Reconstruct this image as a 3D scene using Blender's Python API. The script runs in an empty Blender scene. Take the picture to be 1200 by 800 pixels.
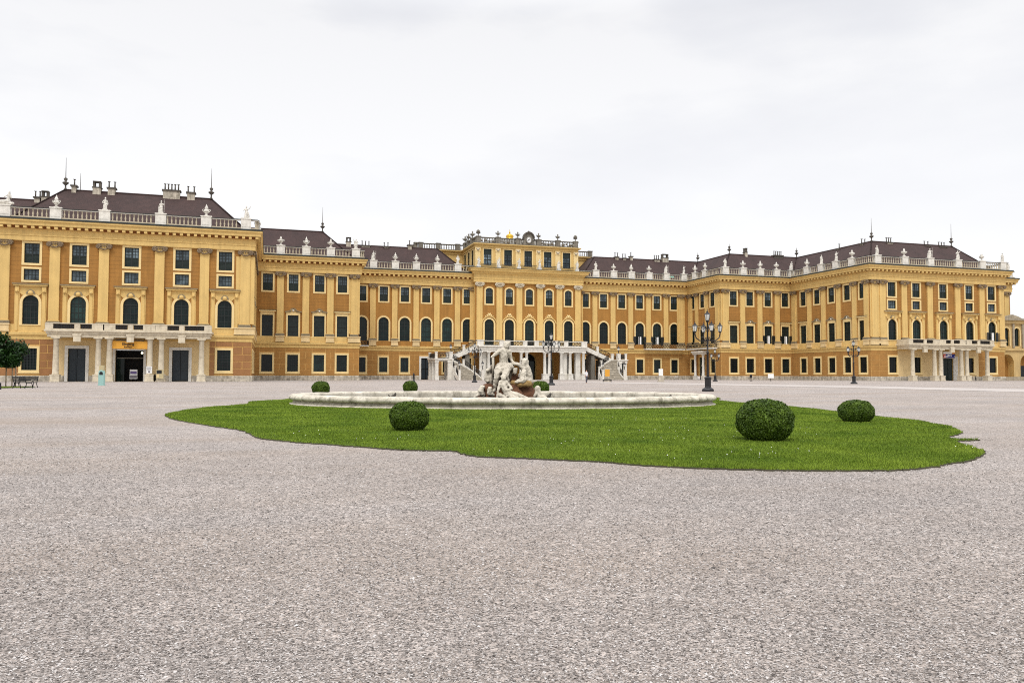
import bpy, math, random
import numpy as np
from mathutils import Vector, Matrix
random.seed(7); RNG = np.random.default_rng(7)
PI = math.pi
scn = bpy.context.scene
COL = scn.collection

# ------------------------------------------------------------------ layout (metres)
EYE = 1.155
TH, PITCH, ROLL = .3029, .0419, .0017
C = 55.1                       # axis of the palace
D1, D2, DM = 124.35, 148.3, 162.0
DC = DM - 1.5
W0, W1, W2 = 90.89, 56.97, 38.79
W1L = 57.45
WO, DO = 104.0, D1 + 9.5       # outer stepped wings
CX, CW = C - 1.0, 12.2         # centre block
MX = C - .87
def cam(l, d):                 # point l metres right of the view axis, d metres along it
    return (l*math.cos(TH) + d*math.sin(TH), -l*math.sin(TH) + d*math.cos(TH))

# ------------------------------------------------------------------ materials
def nodes_of(name):
    m = bpy.data.materials.new(name); m.use_nodes = True
    nt = m.node_tree
    return m, nt, nt.nodes['Principled BSDF']
def N(nt, kind, **kw):
    n = nt.nodes.new(kind)
    for k, v in kw.items():
        if k in n.inputs.keys(): n.inputs[k].default_value = v
        else: setattr(n, k, v)
    return n
def lin(c):
    return tuple((v/12.92 if v <= .04045 else ((v+.055)/1.055)**2.4) for v in [q/255 for q in c])
def mixrgb(nt, fac, a, b, mode='MIX'):
    n = nt.nodes.new('ShaderNodeMix'); n.data_type = 'RGBA'; n.blend_type = mode
    for sock, v in ((n.inputs[0], fac), (n.inputs[6], a), (n.inputs[7], b)):
        if hasattr(v, 'is_linked'): nt.links.new(v, sock)
        elif isinstance(v, (int, float)): sock.default_value = v
        else: sock.default_value = (*v[:3], 1)
    return n.outputs[2]
def ramp(nt, src, stops):
    r = nt.nodes.new('ShaderNodeValToRGB')
    els = r.color_ramp.elements
    while len(els) < len(stops): els.new(.5)
    for e, (p, c) in zip(els, stops):
        e.position = p; e.color = (c, c, c, 1) if isinstance(c, (int, float)) else (*c[:3], 1)
    nt.links.new(src, r.inputs[0]); return r.outputs[0]
def pos(nt, scale=(1, 1, 1)):
    g = nt.nodes.new('ShaderNodeNewGeometry'); m = nt.nodes.new('ShaderNodeMapping')
    m.inputs['Scale'].default_value = scale
    nt.links.new(g.outputs['Position'], m.inputs['Vector']); return m.outputs[0]
def noise(nt, scale, detail=4, vec=None, rough=.55):
    n = N(nt, 'ShaderNodeTexNoise', Scale=scale, Detail=detail, Roughness=rough)
    nt.links.new(vec if vec is not None else pos(nt), n.inputs['Vector']); return n.outputs['Fac']
def bump(nt, b, h, strength=.3, dist=.02):
    n = N(nt, 'ShaderNodeBump', Strength=strength, Distance=dist)
    nt.links.new(h, n.inputs['Height']); nt.links.new(n.outputs[0], b.inputs['Normal'])
def plain(name, col, rough=.8, var=.12, scale=1.2, metallic=0, streak=0, bmp=0, dirt=None, dirt_h=None):
    m, nt, b = nodes_of(name)
    col = lin(col)
    n1 = noise(nt, scale, 5); f = ramp(nt, n1, [(.3, 1-var), (.7, 1+var*.6)])
    out = mixrgb(nt, 1.0, col, f, 'MULTIPLY')
    if streak:
        s = noise(nt, 1.0, 5, pos(nt, (2.6, 2.6, .14)))
        out = mixrgb(nt, 1.0, out, ramp(nt, s, [(.35, 1-streak), (.62, 1)]), 'MULTIPLY')
    if dirt:
        d = noise(nt, dirt[1], 6, rough=.7)
        out = mixrgb(nt, ramp(nt, d, [(.47, 0), (.66, dirt[2])]), out, lin(dirt[0]))
    if dirt_h:          # rain splash and grime near the ground
        g = nt.nodes.new('ShaderNodeNewGeometry'); sp = nt.nodes.new('ShaderNodeSeparateXYZ')
        nt.links.new(g.outputs['Position'], sp.inputs[0])
        mm = N(nt, 'ShaderNodeMath', operation='ADD'); nt.links.new(sp.outputs[2], mm.inputs[0])
        k = N(nt, 'ShaderNodeMath', operation='MULTIPLY'); nt.links.new(n1, k.inputs[0]); k.inputs[1].default_value = dirt_h*.9
        nt.links.new(k.outputs[0], mm.inputs[1])
        mr = N(nt, 'ShaderNodeMapRange'); nt.links.new(mm.outputs[0], mr.inputs[0])
        mr.inputs[1].default_value = dirt_h*.4; mr.inputs[2].default_value = dirt_h*1.3
        mr.inputs[3].default_value = .55; mr.inputs[4].default_value = 1
        out = mixrgb(nt, 1.0, out, mr.outputs[0], 'MULTIPLY')
    nt.links.new(out, b.inputs['Base Color'])
    b.inputs['Roughness'].default_value = rough; b.inputs['Metallic'].default_value = metallic
    if bmp: bump(nt, b, noise(nt, 30, 4), bmp, .02)
    return m
M = {}
def ochre(name, col, joint=.6, amt=.3):   # plaster with fine drawn ashlar lines
    m, nt, b = nodes_of(name)
    n1 = noise(nt, .5, 6); f = ramp(nt, n1, [(.3, .86), (.7, 1.08)])
    out = mixrgb(nt, 1.0, lin(col), f, 'MULTIPLY')
    s = noise(nt, 1.0, 5, pos(nt, (2.2, 2.2, .12)))
    out = mixrgb(nt, 1.0, out, ramp(nt, s, [(.35, .84), (.62, 1)]), 'MULTIPLY')
    g = nt.nodes.new('ShaderNodeNewGeometry'); sp = nt.nodes.new('ShaderNodeSeparateXYZ')
    nt.links.new(g.outputs['Position'], sp.inputs[0])
    a = N(nt, 'ShaderNodeMath', operation='MODULO'); nt.links.new(sp.outputs[2], a.inputs[0]); a.inputs[1].default_value = joint
    l = N(nt, 'ShaderNodeMath', operation='LESS_THAN'); nt.links.new(a.outputs[0], l.inputs[0]); l.inputs[1].default_value = .075
    k = N(nt, 'ShaderNodeMath', operation='MULTIPLY'); nt.links.new(l.outputs[0], k.inputs[0]); k.inputs[1].default_value = amt
    out = mixrgb(nt, k.outputs[0], out, lin([v*.55 for v in col]))
    nt.links.new(out, b.inputs['Base Color']); b.inputs['Roughness'].default_value = .9
    return m
M['ochre'] = ochre('ochre_plaster', (168, 120, 58))
M['ochre_plain'] = ochre('ochre_plaster_smooth', (170, 122, 58), .6, .08)
M['block'] = plain('ochre_block', (170, 124, 64), .9, .14, .7, streak=.06)
M['block_dark'] = plain('brown_block', (158, 112, 70), .9, .16, .7, streak=.08)
M['yellow'] = plain('pale_yellow_plaster', (221, 187, 118), .85, .09, .5, streak=.13)
M['cream'] = plain('cream_plaster', (226, 200, 150), .85, .1, .6, streak=.12)
M['cream_wall'] = plain('cream_portico_wall', (224, 196, 144), .85, .1, .6, streak=.08)
M['trim'] = plain('window_trim', (234, 208, 150), .85, .06, 1, streak=.05)
M['joint'] = plain('joint_yellow', (206, 164, 98), .9, .1, 1)
M['capital'] = plain('weathered_capital', (136, 116, 92), .9, .35, 6, dirt=((70, 60, 48), 5, .8))
M['capital_pale'] = plain('pale_capital', (214, 202, 178), .9, .25, 5, dirt=((120, 105, 85), 5, .8))
M['base'] = plain('grey_base', (140, 128, 104), .9, .2, 3)
M['plinth'] = plain('plinth_stone', (206, 196, 178), .9, .3, 1.2, streak=.4, dirt=((120, 112, 96), 1.5, .8))
M['stone'] = plain('white_stone', (232, 228, 218), .85, .1, 1.5, streak=.12, dirt=((160, 154, 140), 2.5, .35))
M['portico_stone'] = plain('portico_stone', (218, 206, 182), .85, .1, 1.5, streak=.14, dirt=((150, 136, 112), 2.0, .4))
M['baluster'] = plain('baluster_stone', (192, 180, 156), .9, .2, 3)
M['statue'] = plain('statue_stone', (226, 222, 212), .8, .3, 2.5, dirt=((130, 124, 112), 4, .7))
M['attic_stone'] = plain('weathered_stone', (144, 138, 126), .9, .4, 2, streak=.4, dirt=((70, 66, 58), 2, .8))
M['dark_stone'] = plain('dark_weathered_stone', (92, 86, 78), .9, .4, 3)
M['lead'] = plain('lead_flashing', (36, 42, 38), .6, .3, 2)
M['green_frame'] = plain('dark_green_paint', (18, 28, 26), .5, .2, 2)
M['blind'] = plain('green_blind', (14, 34, 28), .6, .2, 1)
M['door'] = plain('dark_teal_door', (24, 36, 44), .5, .2, 2)
M['dark'] = plain('dark_interior', (14, 11, 10), .9, .2, 2)
M['iron'] = plain('black_iron', (22, 22, 26), .45, .2, 4)
M['gilt'] = plain('gilding', (214, 170, 60), .35, .15, 4, metallic=.8)
M['gold_iron'] = plain('scrolled_iron', (58, 48, 32), .5, .5, 8)
M['copper'] = plain('green_copper', (120, 176, 160), .7, .2, 2)
M['white'] = plain('white_paint', (238, 238, 236), .6, .05, 2)
M['modillion'] = plain('modillion_brown', (140, 88, 40), .9, .2, 2)
def glass(name, col, rough=.08, var=.5):
    m, nt, b = nodes_of(name); oi = nt.nodes.new('ShaderNodeObjectInfo')
    n1 = noise(nt, 1.1, 3); f = ramp(nt, n1, [(.3, 1-var), (.7, 1+var)])
    out = mixrgb(nt, 1.0, lin(col), f, 'MULTIPLY')
    if var >= .3: out = mixrgb(nt, 1.0, out, ramp(nt, oi.outputs['Random'], [(0, .55), (.6, 1), (.85, 1.35), (1, 2.4)]), 'MULTIPLY')
    nt.links.new(out, b.inputs['Base Color'])
    b.inputs['Roughness'].default_value = rough; b.inputs['Specular IOR Level'].default_value = .22
    bump(nt, b, noise(nt, 3.0, 2), .12, .02)
    return m
M['glass_dark'] = glass('dark_window_glass', (22, 36, 34))
M['glass_grey'] = glass('grey_window_glass', (38, 46, 44), .12, .35)
M['glass_sky'] = glass('sky_window_glass', (80, 92, 98), .1, .7)  # lighter blue-grey base colour carries a painted sky reflection
M['glass_lamp'] = glass('lantern_glass', (214, 214, 208), .3, .15)
def tiles():
    m, nt, b = nodes_of('brown_roof_tiles')
    n1 = noise(nt, .35, 5); n2 = noise(nt, 9, 3)
    out = mixrgb(nt, 1.0, lin((66, 47, 44)), ramp(nt, n1, [(.3, .78), (.7, 1.15)]), 'MULTIPLY')
    out = mixrgb(nt, 1.0, out, ramp(nt, n2, [(.3, .62), (.7, 1.35)]), 'MULTIPLY')
    s = noise(nt, 1.0, 4, pos(nt, (1.6, 1.6, .3)))
    out = mixrgb(nt, 1.0, out, ramp(nt, s, [(.35, .8), (.6, 1)]), 'MULTIPLY')
    g = nt.nodes.new('ShaderNodeNewGeometry'); sp = nt.nodes.new('ShaderNodeSeparateXYZ')
    nt.links.new(g.outputs['Position'], sp.inputs[0])
    a = N(nt, 'ShaderNodeMath', operation='MODULO'); nt.links.new(sp.outputs[2], a.inputs[0]); a.inputs[1].default_value = .24
    l = N(nt, 'ShaderNodeMath', operation='LESS_THAN'); nt.links.new(a.outputs[0], l.inputs[0]); l.inputs[1].default_value = .06
    k = N(nt, 'ShaderNodeMath', operation='MULTIPLY'); nt.links.new(l.outputs[0], k.inputs[0]); k.inputs[1].default_value = .5
    out = mixrgb(nt, k.outputs[0], out, lin((44, 32, 30)))
    nt.links.new(out, b.inputs['Base Color']); b.inputs['Roughness'].default_value = .85
    return m
M['tiles'] = tiles()
def emis(name, col, st):
    m, nt, b = nodes_of(name)
    b.inputs['Base Color'].default_value = (*lin(col), 1)
    b.inputs['Emission Color'].default_value = (*lin(col), 1); b.inputs['Emission Strength'].default_value = st
    n = noise(nt, 3); return m
M['lit'] = emis('lit_lamp', (255, 236, 200), 3)
def gravel(name, tone, fine=True):
    m, nt, b = nodes_of(name)
    v = N(nt, 'ShaderNodeTexVoronoi', Scale=95.0, Randomness=1.0); nt.links.new(pos(nt, (1, 1, .2)), v.inputs['Vector'])
    v2 = N(nt, 'ShaderNodeTexVoronoi', Scale=40.0, Randomness=1.0); nt.links.new(pos(nt, (1, 1, .2)), v2.inputs['Vector'])
    sp = nt.nodes.new('ShaderNodeSeparateColor'); nt.links.new(v.outputs['Color'], sp.inputs[0])
    sp2 = nt.nodes.new('ShaderNodeSeparateColor'); nt.links.new(v2.outputs['Color'], sp2.inputs[0])
    base = mixrgb(nt, 1.0, lin(tone), ramp(nt, sp.outputs[0], [(0, .42), (.45, .95), (.85, 1.22), (1, 1.55)]), 'MULTIPLY')
    base = mixrgb(nt, 1.0, base, ramp(nt, sp2.outputs[0], [(0, .62), (1, 1.28)]), 'MULTIPLY')
    n1 = noise(nt, .22, 6); n2 = noise(nt, 1.6, 5)
    n3 = noise(nt, 1.0, 5, pos(nt, (.09, .32, 1)))
    base = mixrgb(nt, 1.0, base, ramp(nt, n1, [(.3, .86), (.7, 1.12)]), 'MULTIPLY')
    base = mixrgb(nt, 1.0, base, ramp(nt, n2, [(.3, .9), (.7, 1.08)]), 'MULTIPLY')
    base = mixrgb(nt, ramp(nt, n3, [(.42, 0), (.66, .3)]), base, lin((150, 128, 104)))
    nt.links.new(base, b.inputs['Base Color']); b.inputs['Roughness'].default_value = .95
    hm = N(nt, 'ShaderNodeMath', operation='MULTIPLY_ADD'); nt.links.new(v.outputs['Distance'], hm.inputs[0]); hm.inputs[1].default_value = -1.0; hm.inputs[2].default_value = 1
    bump(nt, b, hm.outputs[0], .8, .012)
    return m
M['gravel'] = gravel('grey_gravel', (164, 155, 149))
def pave(name, tone, var=.12):
    m, nt, b = nodes_of(name)
    n1 = noise(nt, .3, 6); n2 = noise(nt, 6, 4)
    base = mixrgb(nt, 1.0, lin(tone), ramp(nt, n1, [(.3, 1-var), (.7, 1+var)]), 'MULTIPLY')
    base = mixrgb(nt, 1.0, base, ramp(nt, n2, [(.3, .9), (.7, 1.06)]), 'MULTIPLY')
    nt.links.new(base, b.inputs['Base Color']); b.inputs['Roughness'].default_value = .9
    bump(nt, b, noise(nt, 25, 3), .25, .01)
    return m
M['asphalt'] = pave('pale_asphalt', (158, 152, 148)); M['pale_path'] = pave('pale_path', (176, 168, 162), .1)
def leaf(name, dark, light, rough=.6, scale=2.0):
    m, nt, b = nodes_of(name)
    oi = noise(nt, scale, 4); g = nt.nodes.new('ShaderNodeNewGeometry')
    out = mixrgb(nt, ramp(nt, oi, [(.3, 0), (.7, 1)]), lin(dark), lin(light))
    out = mixrgb(nt, 1.0, out, ramp(nt, g.outputs['Random Per Island'], [(0, .6), (1, 1.45)]), 'MULTIPLY')
    nt.links.new(out, b.inputs['Base Color']); b.inputs['Roughness'].default_value = rough
    b.inputs['Specular IOR Level'].default_value = .25
    return m
M['grass'] = leaf('grass_blades', (82, 108, 22), (126, 146, 46), .75, .7)
M['turf'] = plain('turf_soil', (78, 98, 28), .95, .3, 3, bmp=.4)
M['soil'] = plain('bare_soil', (58, 54, 36), .95, .35, 6, bmp=.4)
M['box_leaf'] = leaf('boxwood_leaves', (52, 74, 14), (84, 106, 28), .55, 6)
M['tree_leaf'] = leaf('tree_leaves', (10, 28, 6), (40, 74, 20), .5, 1.2)
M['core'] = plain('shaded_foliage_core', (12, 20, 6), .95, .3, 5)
M['bark'] = plain('dark_bark', (70, 44, 38), .9, .3, 5, bmp=.5)
M['wood'] = plain('pale_wood', (170, 150, 120), .8, .2, 5)
def marble():
    m, nt, b = nodes_of('white_marble')
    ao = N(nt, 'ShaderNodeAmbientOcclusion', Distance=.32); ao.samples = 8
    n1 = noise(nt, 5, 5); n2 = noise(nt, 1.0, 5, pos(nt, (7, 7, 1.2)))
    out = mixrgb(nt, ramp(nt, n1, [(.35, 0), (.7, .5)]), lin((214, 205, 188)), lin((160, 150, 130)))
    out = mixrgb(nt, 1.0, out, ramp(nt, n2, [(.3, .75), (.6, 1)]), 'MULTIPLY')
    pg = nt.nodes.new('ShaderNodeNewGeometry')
    out = mixrgb(nt, ramp(nt, pg.outputs['Pointiness'], [(.42, .85), (.5, 0)]), out, lin((92, 82, 68)))  # hollows of the figures darkened in the colour, standing in for shade
    out = mixrgb(nt, ramp(nt, ao.outputs['AO'], [(.42, 1), (.9, 0)]), out, lin((70, 60, 48)))  # occlusion-driven dark brown: crease shade put into the base colour
    nt.links.new(out, b.inputs['Base Color']); b.inputs['Roughness'].default_value = .8; return m
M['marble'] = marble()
M['rock'] = plain('brown_rock', (112, 74, 50), .95, .5, 4, dirt=((48, 30, 20), 4, .9), bmp=.6)
M['rock_yellow'] = plain('ochre_rock', (170, 140, 88), .95, .4, 5, dirt=((84, 60, 36), 5, .8), bmp=.6)
M['basin'] = plain('basin_stone', (206, 198, 180), .85, .22, 1.5, streak=.3, dirt=((92, 86, 70), 1.7, .8), dirt_h=.16, bmp=.25)
def water():
    m, nt, b = nodes_of('fountain_water'); b.inputs['Base Color'].default_value = (.03, .035, .03, 1)
    b.inputs['Roughness'].default_value = .06; bump(nt, b, noise(nt, 5, 3), .1, .02); return m
M['water'] = water()
def basin_stone():
    m, nt, b = nodes_of('basin_stone')
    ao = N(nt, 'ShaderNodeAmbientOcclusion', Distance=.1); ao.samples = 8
    n1 = noise(nt, 2.2, 6, rough=.7); n2 = noise(nt, 1.0, 6, pos(nt, (3.2, 3.2, .7)), .7); n3 = noise(nt, 14, 4)
    out = mixrgb(nt, ramp(nt, n1, [(.38, 0), (.7, 1)]), lin((218, 210, 194)), lin((168, 160, 142)))
    out = mixrgb(nt, ramp(nt, n2, [(.52, 0), (.68, .75)]), out, lin((104, 98, 82)))
    out = mixrgb(nt, 1.0, out, ramp(nt, n3, [(.3, .82), (.7, 1.08)]), 'MULTIPLY')
    out = mixrgb(nt, ramp(nt, ao.outputs['AO'], [(.3, 1), (.75, 0)]), out, lin((62, 54, 42)))  # shadow under the lip and in recesses painted into the stone colour
    nt.links.new(out, b.inputs['Base Color']); b.inputs['Roughness'].default_value = .9; bump(nt, b, n3, .3, .02); return m
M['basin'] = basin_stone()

# ------------------------------------------------------------------ mesh builder
class MB:
    def __init__(s): s.v = []; s.f = []; s.m = []; s.s = []; s.names = []
    def mi(s, k):
        if k not in s.names: s.names.append(k)
        return s.names.index(k)
    def add(s, vs, fs, k, smooth=False):
        o = len(s.v); i = s.mi(k); s.v.extend(vs)
        for f in fs: s.f.append([q+o for q in f]); s.m.append(i); s.s.append(smooth)
    def box(s, x0, x1, y0, y1, z0, z1, k):
        s.add([(x0,y0,z0),(x1,y0,z0),(x1,y1,z0),(x0,y1,z0),(x0,y0,z1),(x1,y0,z1),(x1,y1,z1),(x0,y1,z1)],
              [(0,3,2,1),(4,5,6,7),(0,1,5,4),(1,2,6,5),(2,3,7,6),(3,0,4,7)], k)
    def hexa(s, lo, hi, k):       # lo, hi: two quads with matching corners
        s.add(list(lo)+list(hi), [(0,3,2,1),(4,5,6,7),(0,1,5,4),(1,2,6,5),(2,3,7,6),(3,0,4,7)], k)
    def lathe(s, prof, k, c=(0,0,0), n=12, smooth=True, sx=1, sy=1):
        vs = []; fs = []
        for r, z in prof:
            for i in range(n):
                a = 2*PI*i/n; vs.append((c[0]+r*sx*math.cos(a), c[1]+r*sy*math.sin(a), c[2]+z))
        for j in range(len(prof)-1):
            for i in range(n):
                i2 = (i+1) % n; fs.append((j*n+i, j*n+i2, (j+1)*n+i2, (j+1)*n+i))
        fs.append(tuple(range(n-1, -1, -1))); fs.append(tuple((len(prof)-1)*n+i for i in range(n)))
        s.add(vs, fs, k, smooth)
    def tube(s, pts, r, k, n=6, smooth=True):
        pts = [Vector(p) for p in pts]; rs = r if isinstance(r, (list, tuple)) else [r]*len(pts)
        vs = []; fs = []; prev = None
        for i, p in enumerate(pts):
            d = (pts[min(i+1, len(pts)-1)] - pts[max(i-1, 0)])
            d = d.normalized() if d.length > 1e-9 else Vector((0, 0, 1))
            if prev is None:
                a = d.cross(Vector((0, 0, 1)));
                if a.length < .05: a = d.cross(Vector((1, 0, 0)))
                a.normalize()
            else:
                a = prev - d*prev.dot(d); a.normalize()
            prev = a; b = d.cross(a)
            for j in range(n):
                t = 2*PI*j/n; vs.append(tuple(p + a*rs[i]*math.cos(t) + b*rs[i]*math.sin(t)))
        for i in range(len(pts)-1):
            for j in range(n):
                j2 = (j+1) % n; fs.append((i*n+j, i*n+j2, (i+1)*n+j2, (i+1)*n+j))
        fs.append(tuple(range(n-1, -1, -1))); fs.append(tuple((len(pts)-1)*n+j for j in range(n)))
        s.add(vs, fs, k, smooth)
    def sphere(s, c, r, k, n=10, m=6, sz=1):
        s.lathe([(max(1e-4, r*math.sin(PI*j/m)), -r*sz*math.cos(PI*j/m)) for j in range(m+1)], k, c, n)
    def poly_extrude(s, poly, y0, y1, k):   # poly in (x, z), counter-clockwise
        n = len(poly)
        vs = [(x, y0, z) for x, z in poly] + [(x, y1, z) for x, z in poly]
        fs = [tuple(range(n)), tuple(range(2*n-1, n-1, -1))] + [(i, i+n, (i+1) % n+n, (i+1) % n) for i in range(n)]
        s.add(vs, fs, k)
    def strip(s, inner, outer, y0, y1, k):  # band between two open curves in (x, z): front face, inner and outer edges
        n = len(inner)
        vs = [(x, y0, z) for x, z in inner] + [(x, y0, z) for x, z in outer] + [(x, y1, z) for x, z in inner] + [(x, y1, z) for x, z in outer]
        fs = []
        for i in range(n-1):
            fs += [(i, n+i, n+i+1, i+1), (i, i+1, 2*n+i+1, 2*n+i), (n+i, 3*n+i, 3*n+i+1, n+i+1)]
        fs += [(0, 2*n, 3*n, n), (n-1, 2*n-1, 4*n-1, 3*n-1)]
        s.add(vs, fs, k)
    def mesh(s, name):
        me = bpy.data.meshes.new(name); me.from_pydata(s.v, [], s.f)
        for k in s.names: me.materials.append(M[k])
        me.polygons.foreach_set('material_index', s.m); me.polygons.foreach_set('use_smooth', s.s)
        me.update(); return me
    def build(s, name, parent=None, loc=(0,0,0), rz=0):
        return put(name, s.mesh(name), parent, loc, rz)
def put(name, me, parent=None, loc=(0,0,0), rz=0):
    o = bpy.data.objects.new(name, me); COL.objects.link(o)
    o.location = loc; o.rotation_euler = (0, 0, rz)
    if parent: o.parent = parent
    return o
def tag(o, label=None, cat=None, group=None, kind=None):
    if label: o['label'] = label
    if cat: o['category'] = cat
    if group: o['group'] = group
    if kind: o['kind'] = kind
    return o
def empty(name, loc, label, cat, group=None, rz=0):
    o = bpy.data.objects.new(name, None); COL.objects.link(o); o.empty_display_size = .3
    o.location = loc; o.rotation_euler = (0, 0, rz); return tag(o, label, cat, group)
def copy_tree(o, parent=None):
    c = o.copy(); COL.objects.link(c)
    if parent: c.parent = parent
    for ch in list(o.children): copy_tree(ch, c)
    return c
def np_mesh(name, co, faces_n, mat, smooth=False):   # co: flat vertex array, every face has faces_n corners, no sharing beyond faces given
    me = bpy.data.meshes.new(name); nv = len(co)//3; nf = nv//faces_n
    me.vertices.add(nv); me.vertices.foreach_set('co', co.astype(np.float32).ravel())
    me.loops.add(nv); me.loops.foreach_set('vertex_index', np.arange(nv, dtype=np.int32))
    me.polygons.add(nf); me.polygons.foreach_set('loop_start', np.arange(0, nv, faces_n, dtype=np.int32))
    me.polygons.foreach_set('loop_total', np.full(nf, faces_n, dtype=np.int32))
    me.materials.append(M[mat]); me.update(calc_edges=True); return me
def indexed_mesh(name, verts, quads, mat, smooth=True):
    k = quads.shape[1]; me = bpy.data.meshes.new(name)
    me.vertices.add(len(verts)); me.vertices.foreach_set('co', verts.astype(np.float32).ravel())
    me.loops.add(quads.size); me.loops.foreach_set('vertex_index', quads.astype(np.int32).ravel())
    me.polygons.add(len(quads)); me.polygons.foreach_set('loop_start', np.arange(0, quads.size, k, dtype=np.int32))
    me.polygons.foreach_set('loop_total', np.full(len(quads), k, dtype=np.int32))
    me.polygons.foreach_set('use_smooth', np.full(len(quads), smooth))
    me.materials.append(M[mat]); me.update(calc_edges=True); return me
# one continuous body grown from tapered limbs
def capsule(mb, a, b, ra, rb, k):
    a, b = Vector(a), Vector(b); d = (b-a); L = d.length or 1e-4; d = d/L
    pts = []; rs = []
    for t in (-90, -55, -25, 0): pts.append(a + d*ra*math.sin(math.radians(t))); rs.append(max(.002, ra*math.cos(math.radians(t))))
    for t in (0, 25, 55, 90): pts.append(b + d*rb*math.sin(math.radians(t))); rs.append(max(.002, rb*math.cos(math.radians(t))))
    mb.tube([tuple(p) for p in pts], rs, k, 10)
def body(name, limbs, k, voxel=.03, smooth=4, rough=0, rs=8):
    mb = MB()
    for a, b, ra, rb in limbs: capsule(mb, a, b, ra, rb, k)
    o = mb.build('tmp')
    r = o.modifiers.new('r', 'REMESH'); r.mode = 'VOXEL'; r.voxel_size = voxel
    s = o.modifiers.new('s', 'SMOOTH'); s.iterations = smooth; s.factor = .5
    dg = bpy.context.evaluated_depsgraph_get(); dg.update()
    me = bpy.data.meshes.new_from_object(o.evaluated_get(dg)); me.name = name
    bpy.data.objects.remove(o)
    if rough:
        from mathutils import noise as mn
        for v in me.vertices:
            p = v.co*rs; v.co += v.normal*rough*(mn.noise(p) + .5*mn.noise(p*2.3))
    me.materials.clear(); me.materials.append(M[k])
    me.polygons.foreach_set('use_smooth', [True]*len(me.polygons)); me.update()
    return me
def arc(xc, zc, r, a0, a1, n, sz=1):
    return [(xc + r*math.cos(a0+(a1-a0)*i/n), zc + r*sz*math.sin(a0+(a1-a0)*i/n)) for i in range(n+1)]

# ------------------------------------------------------------------ camera, light, world
cd = bpy.data.cameras.new('camera'); co = bpy.data.objects.new('camera', cd); COL.objects.link(co)
cd.sensor_fit = 'HORIZONTAL'; cd.sensor_width = 36; cd.lens = 916.05/1200*36
cd.clip_start = .05; cd.clip_end = 20000
co.matrix_world = Matrix.Translation((0, 0, EYE)) @ Matrix.Rotation(-TH, 4, 'Z') @ Matrix.Rotation(PI/2+PITCH, 4, 'X') @ Matrix.Rotation(ROLL, 4, 'Z')
scn.camera = co
SUN_EL, SUN_AZ = math.radians(56), math.radians(205)   # azimuth clockwise from +Y: behind the viewer, a little left
sd = bpy.data.lights.new('sun', 'SUN'); so = bpy.data.objects.new('sun', sd); COL.objects.link(so)
sd.energy = 1.5; sd.angle = math.radians(15); sd.color = (1, .95, .88)
to_sun = Vector((math.sin(SUN_AZ)*math.cos(SUN_EL), math.cos(SUN_AZ)*math.cos(SUN_EL), math.sin(SUN_EL)))
so.rotation_euler = to_sun.to_track_quat('Z', 'Y').to_euler()
so.location = (0, 0, 60)
w = bpy.data.worlds.new('World'); scn.world = w; w.use_nodes = True
nt = w.node_tree; bg = nt.nodes['Background']
sky = nt.nodes.new('ShaderNodeTexSky'); sky.sky_type = 'NISHITA'; sky.sun_disc = False
sky.sun_elevation = SUN_EL; sky.sun_rotation = SUN_AZ
tc = nt.nodes.new('ShaderNodeTexCoord'); sp = nt.nodes.new('ShaderNodeSeparateXYZ'); nt.links.new(tc.outputs['Generated'], sp.inputs[0])
mp = nt.nodes.new('ShaderNodeMapping'); mp.inputs['Scale'].default_value = (1.0, 1.0, 3.2); mp.inputs['Location'].default_value = (.35, .1, .2)
nt.links.new(tc.outputs['Generated'], mp.inputs[0])
n1 = noise(nt, 2.1, 7, mp.outputs[0], .5)
up = ramp(nt, sp.outputs[2], [(0, .97), (.12, 1.02), (.22, 1.02), (.42, .93), (1, 1.0)])
cl = ramp(nt, n1, [(.34, (.85, .86, .915)), (.46, (.945, .952, .985)), (.53, (1.03, 1.03, 1.045))])
low = ramp(nt, sp.outputs[2], [(.1, .95), (.26, .45), (.42, .05)])
cl = mixrgb(nt, low, cl, (1.03, 1.03, 1.035)); cl = mixrgb(nt, 1.0, cl, up, 'MULTIPLY')
zen = N(nt, 'ShaderNodeMapRange'); nt.links.new(sp.outputs[2], zen.inputs[0])
for i, v in zip((1, 2, 3, 4), (.42, 1.0, 1.0, 2.5)): zen.inputs[i].default_value = v
cl = mixrgb(nt, 1.0, cl, zen.outputs[0], 'MULTIPLY')
nsk = mixrgb(nt, 1.0, sky.outputs[0], (.1, .1, .1), 'MULTIPLY')     # the clear sky at strength 0.1 behind the cloud layer
nt.links.new(mixrgb(nt, .94, nsk, cl), bg.inputs['Color']); bg.inputs['Strength'].default_value = 1.0
scn.view_settings.view_transform = 'Standard'; scn.view_settings.look = 'None'; scn.view_settings.exposure = 0
scn.render.engine = 'CYCLES'; scn.cycles.max_bounces = 5; scn.cycles.use_denoising = False; scn.cycles.filter_width = 1.05; scn.cycles.sample_clamp_indirect = 4

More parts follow.
